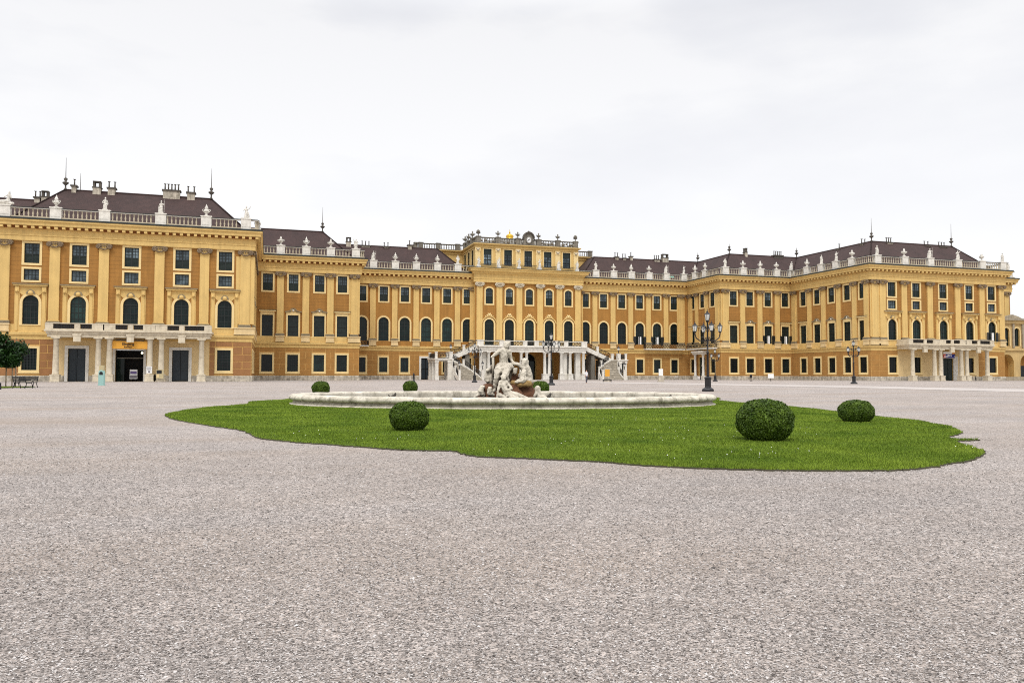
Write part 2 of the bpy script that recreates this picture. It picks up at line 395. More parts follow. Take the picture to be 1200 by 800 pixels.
# ------------------------------------------------------------------ ground
def sheet(name, poly, z, k, kind='structure'):
    mb = MB(); mb.add([(x, y, z) for x, y in poly], [tuple(range(len(poly)))], k)
    return tag(mb.build(name), kind=kind)
sheet('ground', [(-4000, -4000), (4000, -4000), (4000, 4000), (-4000, 4000)], 0, 'gravel')
sheet('pavement', [(C-WO-20, D1-5.5), (C-W1+5, D1-5.5), (C-W1+10, D2-8), (C-W2+6, D2-8), (C-W2+9, D2+1), (C+W2-9, D2+1), (C+W2-6, D2-8), (C+W1-10, D2-8),
      (C+W1-5, D1-5.5), (C+WO+40, D1-5.5), (C+WO+40, D1+60), (C-WO-20, D1+60)], .006, 'asphalt')
sheet('path', [(30, 106), (48.9, 108.5), (55.9, 78.5), (58.4, 61.5), (59, 48), (61, 30), (50, 24), (49.2, 41.2), (50.0, 59), (47.6, 76), (43.0, 98), (30, 98)], .010, 'pale_path')

# ------------------------------------------------------------------ the palace
PAL = empty('palace', (C, DM, 0), 'long ochre and pale yellow baroque palace with dark brown roofs behind the forecourt', 'palace')
def pput(name, me, parent, loc, rz=0):
    """place under the palace Empty (whose origin is at C, DM, 0) or, for a sub-part, in world coordinates"""
    o = bpy.data.objects.new(name, me); COL.objects.link(o); o.parent = parent
    base = Matrix.Identity(4); p = parent
    base = WM[p]
    mw = Matrix.Translation(loc) @ Matrix.Rotation(rz, 4, 'Z')
    WM[o] = mw; o.matrix_local = base.inverted() @ mw
    return o
WM = {PAL: Matrix.Translation((C, DM, 0))}

ARCH_N = 12
def arch_pts(w, z0, z1, seg=None):
    """outline of an arched opening, from the lower right up and over to the lower left; seg = rise of a segmental arch"""
    if seg is None:
        return [(w, z0)] + arc(0, z1-w, w, 0, PI, ARCH_N) + [(-w, z0)]
    r = (w*w+seg*seg)/(2*seg); a = math.asin(w/r)
    return [(w, z0)] + arc(0, z1-r, r, PI/2-a, PI/2+a, ARCH_N) + [(-w, z0)]
def wall_mesh(name, u0, u1, z0, z1, ops, k, reveal=.3, kr='yellow'):
    mb = MB()
    us = sorted({u0, u1, *[o[0]-o[1] for o in ops], *[o[0]+o[1] for o in ops]}); zs = sorted({z0, z1, *[o[2] for o in ops], *[o[3] for o in ops]})
    us = [u for u in us if u0-1e-6 <= u <= u1+1e-6]; zs = [z for z in zs if z0-1e-6 <= z <= z1+1e-6]
    for i in range(len(us)-1):
        j = 0
        while j < len(zs)-1:
            um = (us[i]+us[i+1])/2
            def hole(j):
                zm = (zs[j]+zs[j+1])/2
                return any(abs(um-o[0]) < o[1] and o[2] < zm < o[3] for o in ops)
            if hole(j): j += 1; continue
            j0 = j
            while j < len(zs)-1 and not hole(j): j += 1
            mb.add([(us[i],0,zs[j0]),(us[i+1],0,zs[j0]),(us[i+1],0,zs[j]),(us[i],0,zs[j])], [(0,1,2,3)], k)
    for o in ops:
        uc, hw, a, b = o[:4]; kind = o[4] if len(o) > 4 else None
        if kind is None: out = [(hw, a), (hw, b), (-hw, b), (-hw, a)]
        else:
            out = arch_pts(hw, a, b, None if kind == 'arch' else .45)
            half = len(out)//2
            vs = [(uc+x, 0, z) for x, z in out]
            mb.add(vs[1:half+1] + [(uc+hw, 0, b)], [(len(vs[1:half+1]), *range(len(vs[1:half+1])-1, -1, -1))], k)
            L = vs[half:-1]; mb.add(L + [(uc-hw, 0, b)], [(len(L), *range(len(L)-1, -1, -1))], k)
        n = len(out); vs = [(uc+x, 0, z) for x, z in out] + [(uc+x, reveal, z) for x, z in out]
        mb.add(vs, [(i, i+1, n+i+1, n+i) for i in range(n-1)] + [(n-1, 0, n, 2*n-1)], kr)
    return mb.mesh(name)

# window kinds: meshes are local to the sill centre (x along the wall, y into it, z up), wall face at y = 0
WIN = {}
def rect_frame(mb, w, z0, z1, t, d0, d1, k, bottom=True):
    mb.box(-w-t, -w, d0, d1, z0-(t if bottom else 0), z1+t, k); mb.box(w, w+t, d0, d1, z0-(t if bottom else 0), z1+t, k)
    mb.box(-w+.002, w-.002, d0, d1, z1, z1+t, k)
    if bottom: mb.box(-w+.002, w-.002, d0, d1, z0-t, z0, k)
def muntins(mb, w, z0, z1, nx, nz, k, t=.06, y0=.2, y1=.26):
    for i in range(1, nx):
        x = -w+2*w*i/nx; tt = t*1.6 if i*2 == nx else t; mb.box(x-tt/2, x+tt/2, y0, y1, z0, z1, k)
    for j in range(1, nz):
        z = z0+(z1-z0)*j/nz; mb.box(-w, w, y0+.004, y1-.004, z-t/2, z+t/2, k)
def wkind(key, name, w, h, style):
    sash, gl, sur = MB(), MB(), MB()
    t = .3
    if style == 'upper' or style == 'upper_arch':
        zm = h*.46
        rect_frame(sash, w-.1, .1, h-.1, .1, .16, .3, 'green_frame')
        sash.box(-w+.1, w-.1, .22, .3, .1, zm, 'blind')
        for q in range(7): sash.box(-w+.14, w-.14, .19, .215, .15+q*zm/7.2, .15+q*zm/7.2+.08, 'blind')
        sash.box(-w+.1, w-.1, .17, .29, zm-.05, zm+.05, 'green_frame')
        muntins(sash, w-.1, zm+.05, h-.1, 4, 3, 'green_frame', .055); sash.box(-.08, .08, .17, .28, .1, h-.1, 'green_frame')
        gl.add([(-w+.1,.25,zm+.05),(w-.1,.25,zm+.05),(w-.1,.25,h-.1),(-w+.1,.25,h-.1)], [(0,1,2,3)], 'glass_sky')
        if style == 'upper': rect_frame(sur, w, 0, h, t, -.07, 0.02, 'trim')
        else:
            inn = arch_pts(w, -.0, h, .45); ou = arch_pts(w+t, -.0, h+t, .55); sur.strip(inn, ou, -.08, .02, 'trim'); sur.box(-w-t, w+t, -.08, .02, -.3, 0, 'trim')
    elif style == 'mezz':
        rect_frame(sash, w-.1, .1, h-.1, .1, .16, .3, 'green_frame'); muntins(sash, w-.1, .1, h-.1, 4, 2, 'green_frame', .05)
        gl.add([(-w+.1,.25,.1),(w-.1,.25,.1),(w-.1,.25,h-.1),(-w+.1,.25,h-.1)], [(0,1,2,3)], 'glass_sky')
        rect_frame(sur, w, 0, h, .28, -.07, .02, 'trim')
    elif style == 'ground':
        rect_frame(sash, w-.08, .08, h-.08, .08, .16, .3, 'green_frame'); muntins(sash, w-.08, .08, h-.08, 5, 7, 'iron', .05, .1, .15)
        gl.add([(-w+.08,.25,.08),(w-.08,.25,.08),(w-.08,.25,h-.08),(-w+.08,.25,h-.08)], [(0,1,2,3)], 'glass_dark')
        rect_frame(sur, w, 0, h, .32, -.1, .02, 'trim')
        sur.box(-w-.4, w+.4, -.16, .02, -.42, -.322, 'trim')
    elif style.startswith('tall'):
        rect_frame(sash, w-.1, .1, h-.1, .1, .14, .3, 'green_frame'); muntins(sash, w-.1, .1, h-.1, 2, 4, 'green_frame', .07); sash.box(-w+.1, w-.1, .15, .28, h*.5-.07, h*.5+.07, 'green_frame')
        gl.add([(-w+.1,.25,.1),(w-.1,.25,.1),(w-.1,.25,h-.1),(-w+.1,.25,h-.1)], [(0,1,2,3)], 'glass_grey')
        rect_frame(sur, w, 0, h, .28, -.08, .02, 'trim', False)
        sur.box(-w-.28, w+.28, -.06, .02, h+.282, h+.62, 'trim')
        if style == 'tall':
            sur.box(-w-.5, w+.5, -.34, .02, h+.62, h+.86, 'trim'); sur.box(-w-.56, w+.56, -.4, .02, h+.86, h+.93, 'lead')
        else:     # curled pediment with a shell
            top = [(-w-.55, h+.68), (-w-.3, h+.72)] + arc(0, h+.55, .72, PI*.86, PI*.14, 10, 1.05) + [(w+.3, h+.72), (w+.55, h+.68)]
            low = [(x*.97, z-.14) for x, z in top]
            sur.strip(low, top, -.3, .02, 'base'); sur.poly_extrude([(x, z) for x, z in low[2:-2]][::-1], -.06, .02, 'trim')
            sur.sphere((0, -.12, h+.85), .2, 'stone', 8, 5); sur.sphere((-.5, -.16, h+.75), .13, 'base', 6, 4); sur.sphere((.5, -.16, h+.75), .13, 'base', 6, 4)
    elif style.startswith('arch'):
        out = arch_pts(w, 0, h); inn = arch_pts(w-.1, .1, h-.1)
        sash.strip(inn, out, .14, .3, 'green_frame'); sash.box(-w+.1, w-.1, .14, .3, 0, .1, 'green_frame')
        zt = h-w
        for x in (-.5, 0, .5): sash.box(x*w-.03-.02*(x == 0), x*w+.03+.02*(x == 0), .2, .26, .1, zt + w*math.sqrt(1-x*x)-.1, 'green_frame')
        for q in (.22, .44, .66): sash.box(-w+.1, w-.1, .19, .27, h*q-.04, h*q+.04, 'green_frame')
        sash.box(-w+.1, w-.1, .17, .28, zt-.06, zt+.06, 'green_frame')
        gl.add([(x, .25, z) for x, z in inn], [tuple(range(len(inn)))], 'glass_dark' if style != 'arch_blind' else 'blind')
        sur.strip(out, arch_pts(w+.34, 0, h+.34), -.09, .02, 'trim')
        if style == 'arch_grand':    # aedicule: side strips, consoles, hood, cartouche
            for sg in (-1, 1):
                a, b = sorted((sg*(w+.36), sg*(w+.98))); sur.box(a, b, -.08, .02, -.85, h+1.25, 'yellow')
                a, b = sorted((sg*(w+.5), sg*(w+.84))); sur.box(a, b, -.17, -.08, -.85, h+.35, 'yellow')
                sur.box(a-.08, b+.08, -.3, -.08, h+.42, h+1.2, 'yellow'); sur.lathe([(.16, -.2), (.16, .2)], 'yellow', ((a+b)/2, -.3, h+.55), 8)
            sur.poly_extrude([(w+.36, h+.3), (w+.36, h+1.25), (-w-.36, h+1.25), (-w-.36, h+.3)] + [(-x, z) for x, z in arc(0, h-w, w+.36, PI*.25, PI*.75, 8)], -.045, .02, 'yellow')
            sur.box(-w-1.1, w+1.1, -.42, .02, h+1.25, h+1.5, 'yellow'); sur.box(-w-1.22, w+1.22, -.55, .02, h+1.5, h+1.62, 'base')
            sur.sphere((0, -.2, h+.3), .34, 'yellow', 10, 6); sur.strip([(.36, h+.2)]+arc(0, h+.2, .36, 0, PI, 8), [(.55, h+.2)]+arc(0, h+.2, .55, 0, PI, 8), -.25, -.05, 'base')
            sur.box(-w-.3, w+.3, -.05, .02, -.85, -.15, 'ochre_plain'); sur.box(-w-.34, w+.34, -.16, .02, -.12, -.002, 'trim')
        if style == 'arch_hood':     # raised moulded brow with ornament above
            sur.strip(arc(0, h-w, w+.5, PI*.06, PI*.94, 14), arc(0, h-w, w+.72, PI*.06, PI*.94, 14), -.22, .02, 'yellow')
            for x, z, r in ((0, .95, .3), (-.45, .8, .2), (.45, .8, .2), (-.25, 1.15, .16), (.25, 1.15, .16), (-.8, .62, .13), (.8, .62, .13)): sur.sphere((x, -.1, h+z), r, 'trim', 8, 5)
    elif style == 'attic':
        rect_frame(sash, w-.1, .1, h-.1, .1, .1, .3, 'green_frame'); sash.box(-w+.1, w-.1, .15, .28, h*.68, h-.1, 'blind')
        muntins(sash, w-.1, .1, h*.68, 4, 4, 'green_frame', .06); sash.box(-.08, .08, .12, .28, .1, h*.68, 'green_frame'); sash.box(-w+.1, w-.1, .13, .28, h*.33, h*.33+.12, 'green_frame')
        gl.add([(-w+.1,.25,.1),(w-.1,.25,.1),(w-.1,.25,h*.68),(-w+.1,.25,h*.68)], [(0,1,2,3)], 'glass_sky')
        rect_frame(sur, w, 0, h, .2, -.06, .02, 'trim', False)
    WIN[key] = (name, w, h, sash.mesh(name), gl.mesh('pane'), sur.mesh('surround'))
wkind('A', 'upper_window', .95, 2.8, 'upper'); wkind('U', 'upper_window', .86, 3.05, 'upper'); wkind('UC', 'upper_window', .8, 3.4, 'upper_arch')
wkind('Z', 'mezzanine_window', .95, 1.6, 'mezz'); wkind('G', 'ground_window', .95, 3.05, 'ground'); wkind('GS', 'ground_window', .84, 3.0, 'ground')
wkind('T', 'tall_window', .95, 4.0, 'tall'); wkind('TP', 'tall_window', .95, 4.0, 'tall_pediment')
wkind('AG', 'arched_window', 1.0, 4.1, 'arch_grand'); wkind('AM', 'arched_window', 1.05, 5.0, 'arch'); wkind('AC', 'arched_window', 1.02, 5.8, 'arch_hood')
wkind('AT', 'attic_window', .88, 3.5, 'attic')
# opened outer casements of a window: two dark leaves folded back and the white inner sashes
SH = MB()
def shutter_mesh():
    mb = MB()
    for sg in (-1, 1):
        a, b = sorted((sg*.95, sg*1.9)); mb.box(a, b, -.16, -.08, .0, 1.9, 'green_frame')
        for q in range(8): mb.box(a+.1, b-.1, -.19, -.16, .12+q*.22, .24+q*.22, 'iron')
        mb.hexa([(sg*.1, .1, .05), (sg*.34, -.1, .05), (sg*.34, -.04, .05), (sg*.1, .16, .05)], [(sg*.1, .1, 1.85), (sg*.34, -.1, 1.85), (sg*.34, -.04, 1.85), (sg*.1, .16, 1.85)], 'white')
        mb.hexa([(sg*.5, .1, .05), (sg*.68, -.1, .05), (sg*.68, -.04, .05), (sg*.5, .16, .05)], [(sg*.5, .1, 1.85), (sg*.68, -.1, 1.85), (sg*.68, -.04, 1.85), (sg*.5, .16, 1.85)], 'glass_grey')
    return mb.mesh('shutter')
SHM = shutter_mesh()

class Fac:
    """a straight facade: origin on the ground, local x to the right as seen from the court, y into the building"""
    def __init__(s, x, y, rz): s.o = Vector((x, y, 0)); s.rz = rz; s.m = Matrix.Rotation(rz, 3, 'Z')
    def p(s, u, n, z): return s.o + s.m @ Vector((u, n, z))
def add_win(f, key, u, sill, opened=False):
    name, w, h, a, g, t = WIN[key]
    o = pput(name, a, PAL, f.p(u, 0, sill), f.rz)
    pput('pane', g, o, f.p(u, 0, sill), f.rz); pput('surround', t, o, f.p(u, 0, sill), f.rz)
    if opened: pput('shutter', SHM, o, f.p(u, 0, sill), f.rz)
    return o
# pilasters
PIL = {}
def pil_kind(key, w, top, ck, wide_strip=0):
    a, c, p = MB(), MB(), MB()
    h = w/2; zc = top-.95
    a.box(-h, h, -.28, 0, 8.62, zc, 'yellow')
    if wide_strip: a.box(-h-wide_strip, h+wide_strip, -.14, 0, 8.62, zc, 'yellow')
    a.box(-h-.04, h+.04, -.32, 0, zc-.14, zc-.02, 'yellow')
    a.box(-h-.1, h+.1, -.38, 0, 8.5, 8.62, 'yellow')
    a.box(-h-.18, h+.18, -.46, 0, 8.1, 8.3, 'base'); a.box(-h-.22, h+.22, -.5, 0, 8.3, 8.42, 'base'); a.box(-h-.12, h+.12, -.4, 0, 8.42, 8.5, 'base')
    pw = h+.2+wide_strip
    p.box(-pw, pw, -.46, 0, 7.0, 7.22, 'cream'); p.box(-pw+.06, pw-.06, -.4, 0, 7.22, 7.92, 'cream'); p.box(-pw-.04, pw+.04, -.5, 0, 7.92, 8.1, 'cream')
    # capital: flaring bell, two scrolls, garland, thin abacus
    c.hexa([(-h+.02, -.3, zc), (h-.02, -.3, zc), (h-.02, 0, zc), (-h+.02, 0, zc)], [(-h-.05, -.36, top-.14), (h+.05, -.36, top-.14), (h+.05, 0, top-.14), (-h-.05, 0, top-.14)], 'yellow' if ck == 'capital' else ck)
    c.box(-h-.14, h+.14, -.46, 0, top-.11, top, ck)
    for sg in (-1, 1):
        c.tube([(sg*(h+.08) + (.34-.015*q)*math.cos(q*.6), -.47, top-.46 + (.34-.015*q)*math.sin(q*.6)) for q in range(20)], .11, ck, 5)
        c.lathe([(.02, -.2), (.3, -.17), (.3, .2), (.02, .2)], ck, (sg*(h+.06), -.25, top-.5), 10)
        c.tube([(sg*h*.8, -.42, top-.55), (sg*h*.45, -.5, top-.78), (0, -.5, top-.86)], [.09, .12, .1], ck, 5)
    for q in range(3): c.sphere(((q-1)*h*.45, -.44, top-.34), .13, ck, 6, 4)
    PIL[key] = (a.mesh('pilaster'), c.mesh('capital'), p.mesh('pedestal'))
pil_kind('1', 1.3, 19.78, 'capital'); pil_kind('1w', 1.4, 19.78, 'capital', .62); pil_kind('1s', 1.3, 19.78, 'capital', .3); pil_kind('2', 1.2, 19.78, 'capital'); pil_kind('M', 1.15, 19.78, 'capital')
pil_kind('2w', 1.2, 19.78, 'capital', .4); pil_kind('C', 1.3, 20.75, 'capital_pale')
def add_pil(f, key, u):
    a, c, p = PIL[key]; l = f.p(u, 0, 0)
    o = pput('pilaster', a, PAL, l, f.rz); pput('capital', c, o, l, f.rz); pput('pedestal', p, o, l, f.rz)

def ground_wall(f, u0, u1, ops, k):
    """ground floor: pale jointed wall with raised ochre ashlar blocks"""
    me = wall_mesh('ground_floor_wall', u0, u1, .8, 6.0, ops, 'joint')
    o = pput('ground_floor_wall', me, PAL, f.p(0, 0, 0), f.rz)
    mb = MB(); rows = [.86, 1.95, 3.0, 4.05, 5.2, 5.95]; J = .06
    edges = sorted([(a-b-.36, a+b+.36, c, d) for a, b, c, d in [q[:4] for q in ops]])
    for r in range(5):
        z0, z1 = rows[r]+J, rows[r+1]-J
        cuts = []; cur = u0+.05; spans = []
        act = [e for e in edges if e[2]-.4 < z1 and e[3]+.36 > z0]
        for e in act: spans.append((cur, e[0])); cur = e[1]
        spans.append((cur, u1-.05))
        for a, b in spans:
            L = b-a
            if L < .25: continue
            if r == 4:    # top course: joints at the window edges
                js = sorted([a] + [q for e in edges for q in (e[0]+.1, e[1]-.1) if a+.3 < q < b-.3] + [b])
            elif L > 3.2: n = max(2, round(L/2.4)); js = [a+L*i/n for i in range(n+1)]
            elif r % 2 and L > 1.5: js = [a, a+L*.5, b]
            else: js = [a, b]
            for i in range(len(js)-1):
                x0 = js[i]+(J if js[i] != a else .02); x1 = js[i+1]-(J if js[i+1] != b else .02)
                mb.box(x0, x1, -.05, .0, z0, z1, k)
    pput('ashlar_block', mb.mesh('ashlar_block'), o, f.p(0, 0, 0), f.rz)['kind'] = 'stuff'

# --- plan outline of the main ranges, left to right as seen from the court
XM0, XM1 = CX-CW, CX+CW
LP = [(C-WO, D1+50), (C-WO, DO), (C-W0, DO), (C-W0, D1), (C-W1L, D1), (C-W1L, D2), (C-W2, D2), (C-W2, DM), (XM0, DM), (XM0, DM+30)]
RP = [(XM1, DM+30), (XM1, DM), (C+W2, DM), (C+W2, D2), (C+W1, D2), (C+W1, D1), (C+W0, D1), (C+W0, DO), (C+WO, DO), (C+WO, D1+50)]
def miters(P, plain_at=()):
    out = []
    nr = []
    for i in range(len(P)-1):
        d = Vector((P[i+1][0]-P[i][0], P[i+1][1]-P[i][1])).normalized(); nr.append(Vector((d.y, -d.x)))
    for i in range(len(P)):
        a = nr[max(0, i-1)]; b = nr[min(i, len(nr)-1)]
        out.append((a+b)/(1+a.dot(b)))
    return nr, out
def sweep(name, P, i, prof, k, parent=PAL, mods=None, ends=(None, None), cap=False, build=True, mb=None):
    nr, mt = miters(P); m0, m1 = mt[i], mt[i+1]
    if ends[0] == 'flat': m0 = nr[i]
    if ends[1] == 'flat': m1 = nr[i]
    mb = mb or MB(); n = len(prof)
    a, b = Vector(P[i]), Vector(P[i+1])
    vs = [((a+m0*o).x, (a+m0*o).y, z) for o, z in prof] + [((b+m1*o).x, (b+m1*o).y, z) for o, z in prof]
    mb.add(vs, [(j, n+j, n+j+1, j+1) for j in range(n-1)], k)
    if cap: mb.add(vs[:n], [tuple(range(n))], k); mb.add(vs[n:], [tuple(range(n-1, -1, -1))], k)
    if mods:
        o0, o1, z0, z1, step, wd, mk = mods
        e = (b-a).normalized(); s0 = (a+m0*o1-a).dot(e); L = (b-a).length; s1 = L+(m1*o1).dot(e)
        cnt = max(1, int((s1-s0)/step)); st = (s1-s0)/cnt
        for q in range(cnt):
            u = s0+st*(q+.5); c0 = a+e*(u-wd/2); c1 = a+e*(u+wd/2); nn = nr[i]
            lo = [(*(c0+nn*o0), z0), (*(c1+nn*o0), z0), (*(c1+nn*o1), z0), (*(c0+nn*o1), z0)]
            mb.hexa(lo, [(x, y, z1) for x, y, z in lo], mk)
    if not build: return mb
    me = mb.mesh(name)
    return pput(name, me, parent, (0, 0, 0))
PL = [(0, 0), (.14, 0), (.14, .78), (0, .86)]
ST = [(0, 5.9), (.1, 5.95), (.1, 6.42), (.3, 6.55), (.34, 6.9), (0, 6.99)]
DA = [(.06, 6.99), (.06, 7.97), (0, 8.02)]
EN = [(0, 19.7), (.34, 19.76), (.34, 20.4), (.42, 20.44), (.42, 20.6), (.34, 20.66), (.34, 21.3), (.5, 21.36), (.56, 21.62), (.56, 21.76), (1.12, 21.78), (1.16, 22.2), (1.34, 22.34), (1.36, 22.58), (.1, 22.62)]
GU = [(1.2, 22.56), (1.42, 22.58), (1.42, 22.82), (.9, 22.88), (-.6, 22.9)]
RO = [(-.9, 22.86), (-1.0, 23.0), (-6.5, 28.65)]
RB = [(-6.5, 28.65), (-13.2, 22.9)]
MODS = (.55, 1.04, 21.42, 21.76, .95, .42, 'yellow')
BED = [(.565, 21.4), (.565, 21.775), (1.1, 21.772)]
def ridge_cap(P, i, parent):
    nr, mt = miters(P); a = Vector(P[i])+mt[i]*-6.5; b = Vector(P[i+1])+mt[i+1]*-6.5
    mb = MB(); mb.tube([(a.x, a.y, 28.66), (b.x, b.y, 28.66)], .14, 'tiles', 6)
    for j, pv in ((i, a), (i+1, b)):
        lo = Vector(P[j])+mt[j]*-1.0
        if mt[j].length > 1.2: mb.tube([(lo.x, lo.y, 23.03), (pv.x, pv.y, 28.68)], .13, 'tiles', 6)
    return mb
ROOFS = {}
GAPS = {('L', 3): [(C-82.55, C-79.35), (C-76.4, C-71.9), (C-68.95, C-65.75)], ('R', 5): [(C+74.25, C+78.45)], ('L', 7): [(MX-24.0, MX-21.1)], ('R', 2): [(DM-157.0-.1, DM-154.4)]}
def plinth_run(P, i, en):
    gaps = GAPS.get(('L' if P is LP else 'R', i))
    if not gaps: return sweep('plinth', P, i, PL, 'plinth', ends=en)
    a, b = Vector(P[i]), Vector(P[i+1]); e = (b-a).normalized(); L = (b-a).length
    if abs(e.x) > .5: gaps = [(g0-a.x, g1-a.x) for g0, g1 in gaps]
    else: gaps = [(2.5, 7.6)]
    cur = 0; Q = []
    for g0, g1 in gaps: Q.append((cur, g0)); cur = g1
    Q.append((cur, L)); nr, mt = miters(P)
    for u0, u1 in Q:
        mb = MB()
        PP = [P[i-1], P[i], tuple(a+e*u1), tuple(a+e*(u1+1))] if u0 == 0 else ([tuple(a+e*(u0-1)), tuple(a+e*u0), P[i+1], P[i+2]] if u1 == L else [tuple(a+e*(u0-1)), tuple(a+e*u0), tuple(a+e*u1), tuple(a+e*(u1+1))])
        sweep('plinth', PP, 1, PL, 'plinth', build=False, mb=mb, cap=True, ends=(en[0] if u0 == 0 else None, en[1] if u1 == L else None))
        pput('plinth', mb.mesh('plinth'), PAL, (0, 0, 0))
for side, P, rng in (('L', LP, range(0, 9)), ('R', RP, range(0, 9))):
    for i in rng:
        hip = (side == 'L' and i == 8) or (side == 'R' and i == 0)
        roof = sweep('roof', P, i, RO + RB[1:], 'tiles'); ROOFS[(side, i)] = roof
        cm = ridge_cap(P, i, roof); pput('ridge_tile', cm.mesh('ridge_tile'), roof, (0, 0, 0))
        if hip: continue
        en = ['flat' if (side == 'R' and i == 1) else None, 'flat' if (side == 'L' and i == 7) else None]
        plinth_run(P, i, en); sweep('string_course', P, i, ST, 'yellow', ends=en)
        sweep('dado', P, i, DA, 'ochre_plain' if i in (7, 1) else 'yellow', ends=en)
        cm_ = sweep('cornice', P, i, EN, 'yellow', mods=MODS, ends=en, build=False); sweep('cornice', P, i, BED, 'modillion', ends=en, build=False, mb=cm_); pput('cornice', cm_.mesh('cornice'), PAL, (0, 0, 0)); sweep('gutter', P, i, GU, 'lead', ends=en)

# --- facades
def mirror(l): return [-x for x in reversed(l)]
B1w = [61.8, 67.8, 74.6, 81.4, 87.3]; B1p = [57.85, 59.75, 65.1, 71.5, 78.6, 84.95, 90.2]
B2w = [41.95, 46.1, 50.75, 55.25]; B2p = [39.75, 44.15, 48.55, 53.05]
BMw = [13.6, 18.05, 22.55, 27.05, 31.45, 35.9]; BMp = [15.85, 20.3, 24.7, 29.2, 33.7]
def win_op(key, u, sill, kind=None):
    _, w, h = WIN[key][:3]; return (u, w, sill, sill+h, kind) if kind else (u, w, sill, sill+h)
for sg, name in ((-1, 'L'), (1, 'R')):
    mm = (lambda l: mirror(l)) if sg < 0 else (lambda l: list(l))
    # end pavilion
    f = Fac(C, D1, 0); ws = [-86.9, -80.95, -74.15, -67.35, -61.35] if sg < 0 else [62.2, 68.2, 75.0, 81.75, 87.65]; u0, u1 = sorted((sg*(W1 if sg > 0 else W1L), sg*W0))
    ops = []
    for i, u in enumerate(ws):
        ops += [win_op('A', u, 16.62), win_op('Z', u, 14.2), win_op('AG', u, 8.0, 'arch')]
    pput('wall', wall_mesh('wall', u0, u1, 6.9, 19.8, ops, 'ochre'), PAL, f.p(0, 0, 0), 0)
    for i, u in enumerate(ws):
        add_win(f, 'A', u, 16.62); add_win(f, 'Z', u, 14.2); add_win(f, 'AG', u, 8.0, opened=(sg > 0 and i == 4))
    for u in (mm(B1p) if sg > 0 else [-90.2, -84.0, -77.75, -70.4, -64.25, -58.5]):
        add_pil(f, '1w' if abs(u) == 58.5 else ('1s' if abs(u) < 60 else '1'), u)
    # ground floor: outer windows, plain wall inside the portico
    outer = [ws[0], ws[-1]]
    pu0, pu1 = sorted((sg*63.4, sg*(83.9 if sg > 0 else 83.7)))
    for a, b, uu in ((u0, pu0, outer[0]), (pu1, u1, outer[1])):
        ground_wall(f, a, b, [win_op('G', uu, 1.62)], 'block_dark' if sg < 0 else 'block'); add_win(f, 'G', uu, 1.62)
    inner = ws[1:-1]
    if sg < 0: iops = [(inner[0], 1.12, .02, 4.68), (inner[1], 1.85, .02, 4.55), (inner[2], 1.12, .02, 4.6)]
    else: iops = [win_op('GS', inner[0], 1.62), (inner[1]+.9, 1.3, .02, 4.5), win_op('GS', inner[2], 1.62)]
    pput('portico_wall', wall_mesh('portico_wall', pu0, pu1, 0, 6.0, iops, 'cream_wall'), PAL, f.p(0, 0, 0), 0)
    # outer stepped wing beyond the pavilion
    fo = Fac(C, DO, 0); a, b = sorted((sg*W0, sg*WO)); cc = (a+b)/2
    pput('wall', wall_mesh('wall', a, b, 6.9, 19.8, [win_op('U', cc+sg*2.2, 16.3)], 'ochre'), PAL, fo.p(0, 0, 0), 0)
    add_win(fo, 'U', cc+sg*2.2, 16.3)
    pput('ground_floor_wall', wall_mesh('ground_floor_wall', a, b, .8, 6, [], 'block'), PAL, fo.p(0, 0, 0), 0)
    add_pil(fo, '1', sg*(WO-1.2))
    # plain returns
    for X, y0, y1, rz in ((sg*W0, D1, DO, -sg*-PI/2), (sg*WO, DO, D1+50, sg*PI/2)):
        L = y1-y0; ff = Fac(C+X, y0 if sg > 0 else y1, PI/2 if sg > 0 else -PI/2)
        pput('wall', wall_mesh('wall', 0, L, .8, 19.8, [], 'ochre_plain'), PAL, ff.p(0, 0, 0), ff.rz)
    # return between pavilion and inner wing (5 bays)
    ys = [144.3, 139.8, 135.3, 130.7, 126.35]; py = [142.1, 137.6, 133.0, 128.45]
    if sg > 0: f = Fac(C+W1, D2, -PI/2); uu = [D2-y for y in ys]; pp = [D2-y for y in py]
    else: f = Fac(C-W1L, D1, PI/2); uu = [y-D1 for y in reversed(ys)]; pp = [y-D1 for y in reversed(py)]
    L = D2-D1; ops = []
    seq = ['T', 'TP', 'TP', 'TP', 'T']
    for u in uu: ops += [win_op('U', u, 16.28), win_op('T', u, 7.88)]
    gops = [win_op('G', u, 1.62) for u in uu]
    pput('wall', wall_mesh('wall', 0, L, 6.9, 19.8, ops, 'ochre'), PAL, f.p(0, 0, 0), f.rz)
    ground_wall(f, 0, L, gops, 'block')
    for u, kd in zip(uu, seq): add_win(f, 'U', u, 16.28); add_win(f, kd, u, 7.88); add_win(f, 'G', u, 1.62)
    for u in pp: add_pil(f, '2', u)
    add_pil(f, '2w', (.95 if sg > 0 else L-.95))
    add_pil(f, '2', (L-.85 if sg > 0 else .85))
    # inner wing (4 bays)
    f = Fac(C, D2, 0); ws = mm(B2w); u0, u1 = sorted((sg*W2, sg*(W1 if sg > 0 else W1L))); ops = []
    for u in ws: ops += [win_op('U', u, 16.3), win_op('T', u, 7.86)]
    pput('wall', wall_mesh('wall', u0, u1, 6.9, 19.8, ops, 'ochre'), PAL, f.p(0, 0, 0), 0)
    ground_wall(f, u0, u1, [win_op('G', u, 1.6) for u in ws], 'block')
    for i, u in enumerate(ws):
        add_win(f, 'U', u, 16.3); add_win(f, ('T', 'TP', 'TP', 'T')[i], u, 7.86, opened=(sg > 0 and i in (2, 3))); add_win(f, 'G', u, 1.6)
    for u in mm(B2p): add_pil(f, '2w' if abs(u) == 39.75 else '2', u)
    # short return (3 bays)
    ys = [160.1, 155.9, 151.6]; py = [158.1, 153.8]
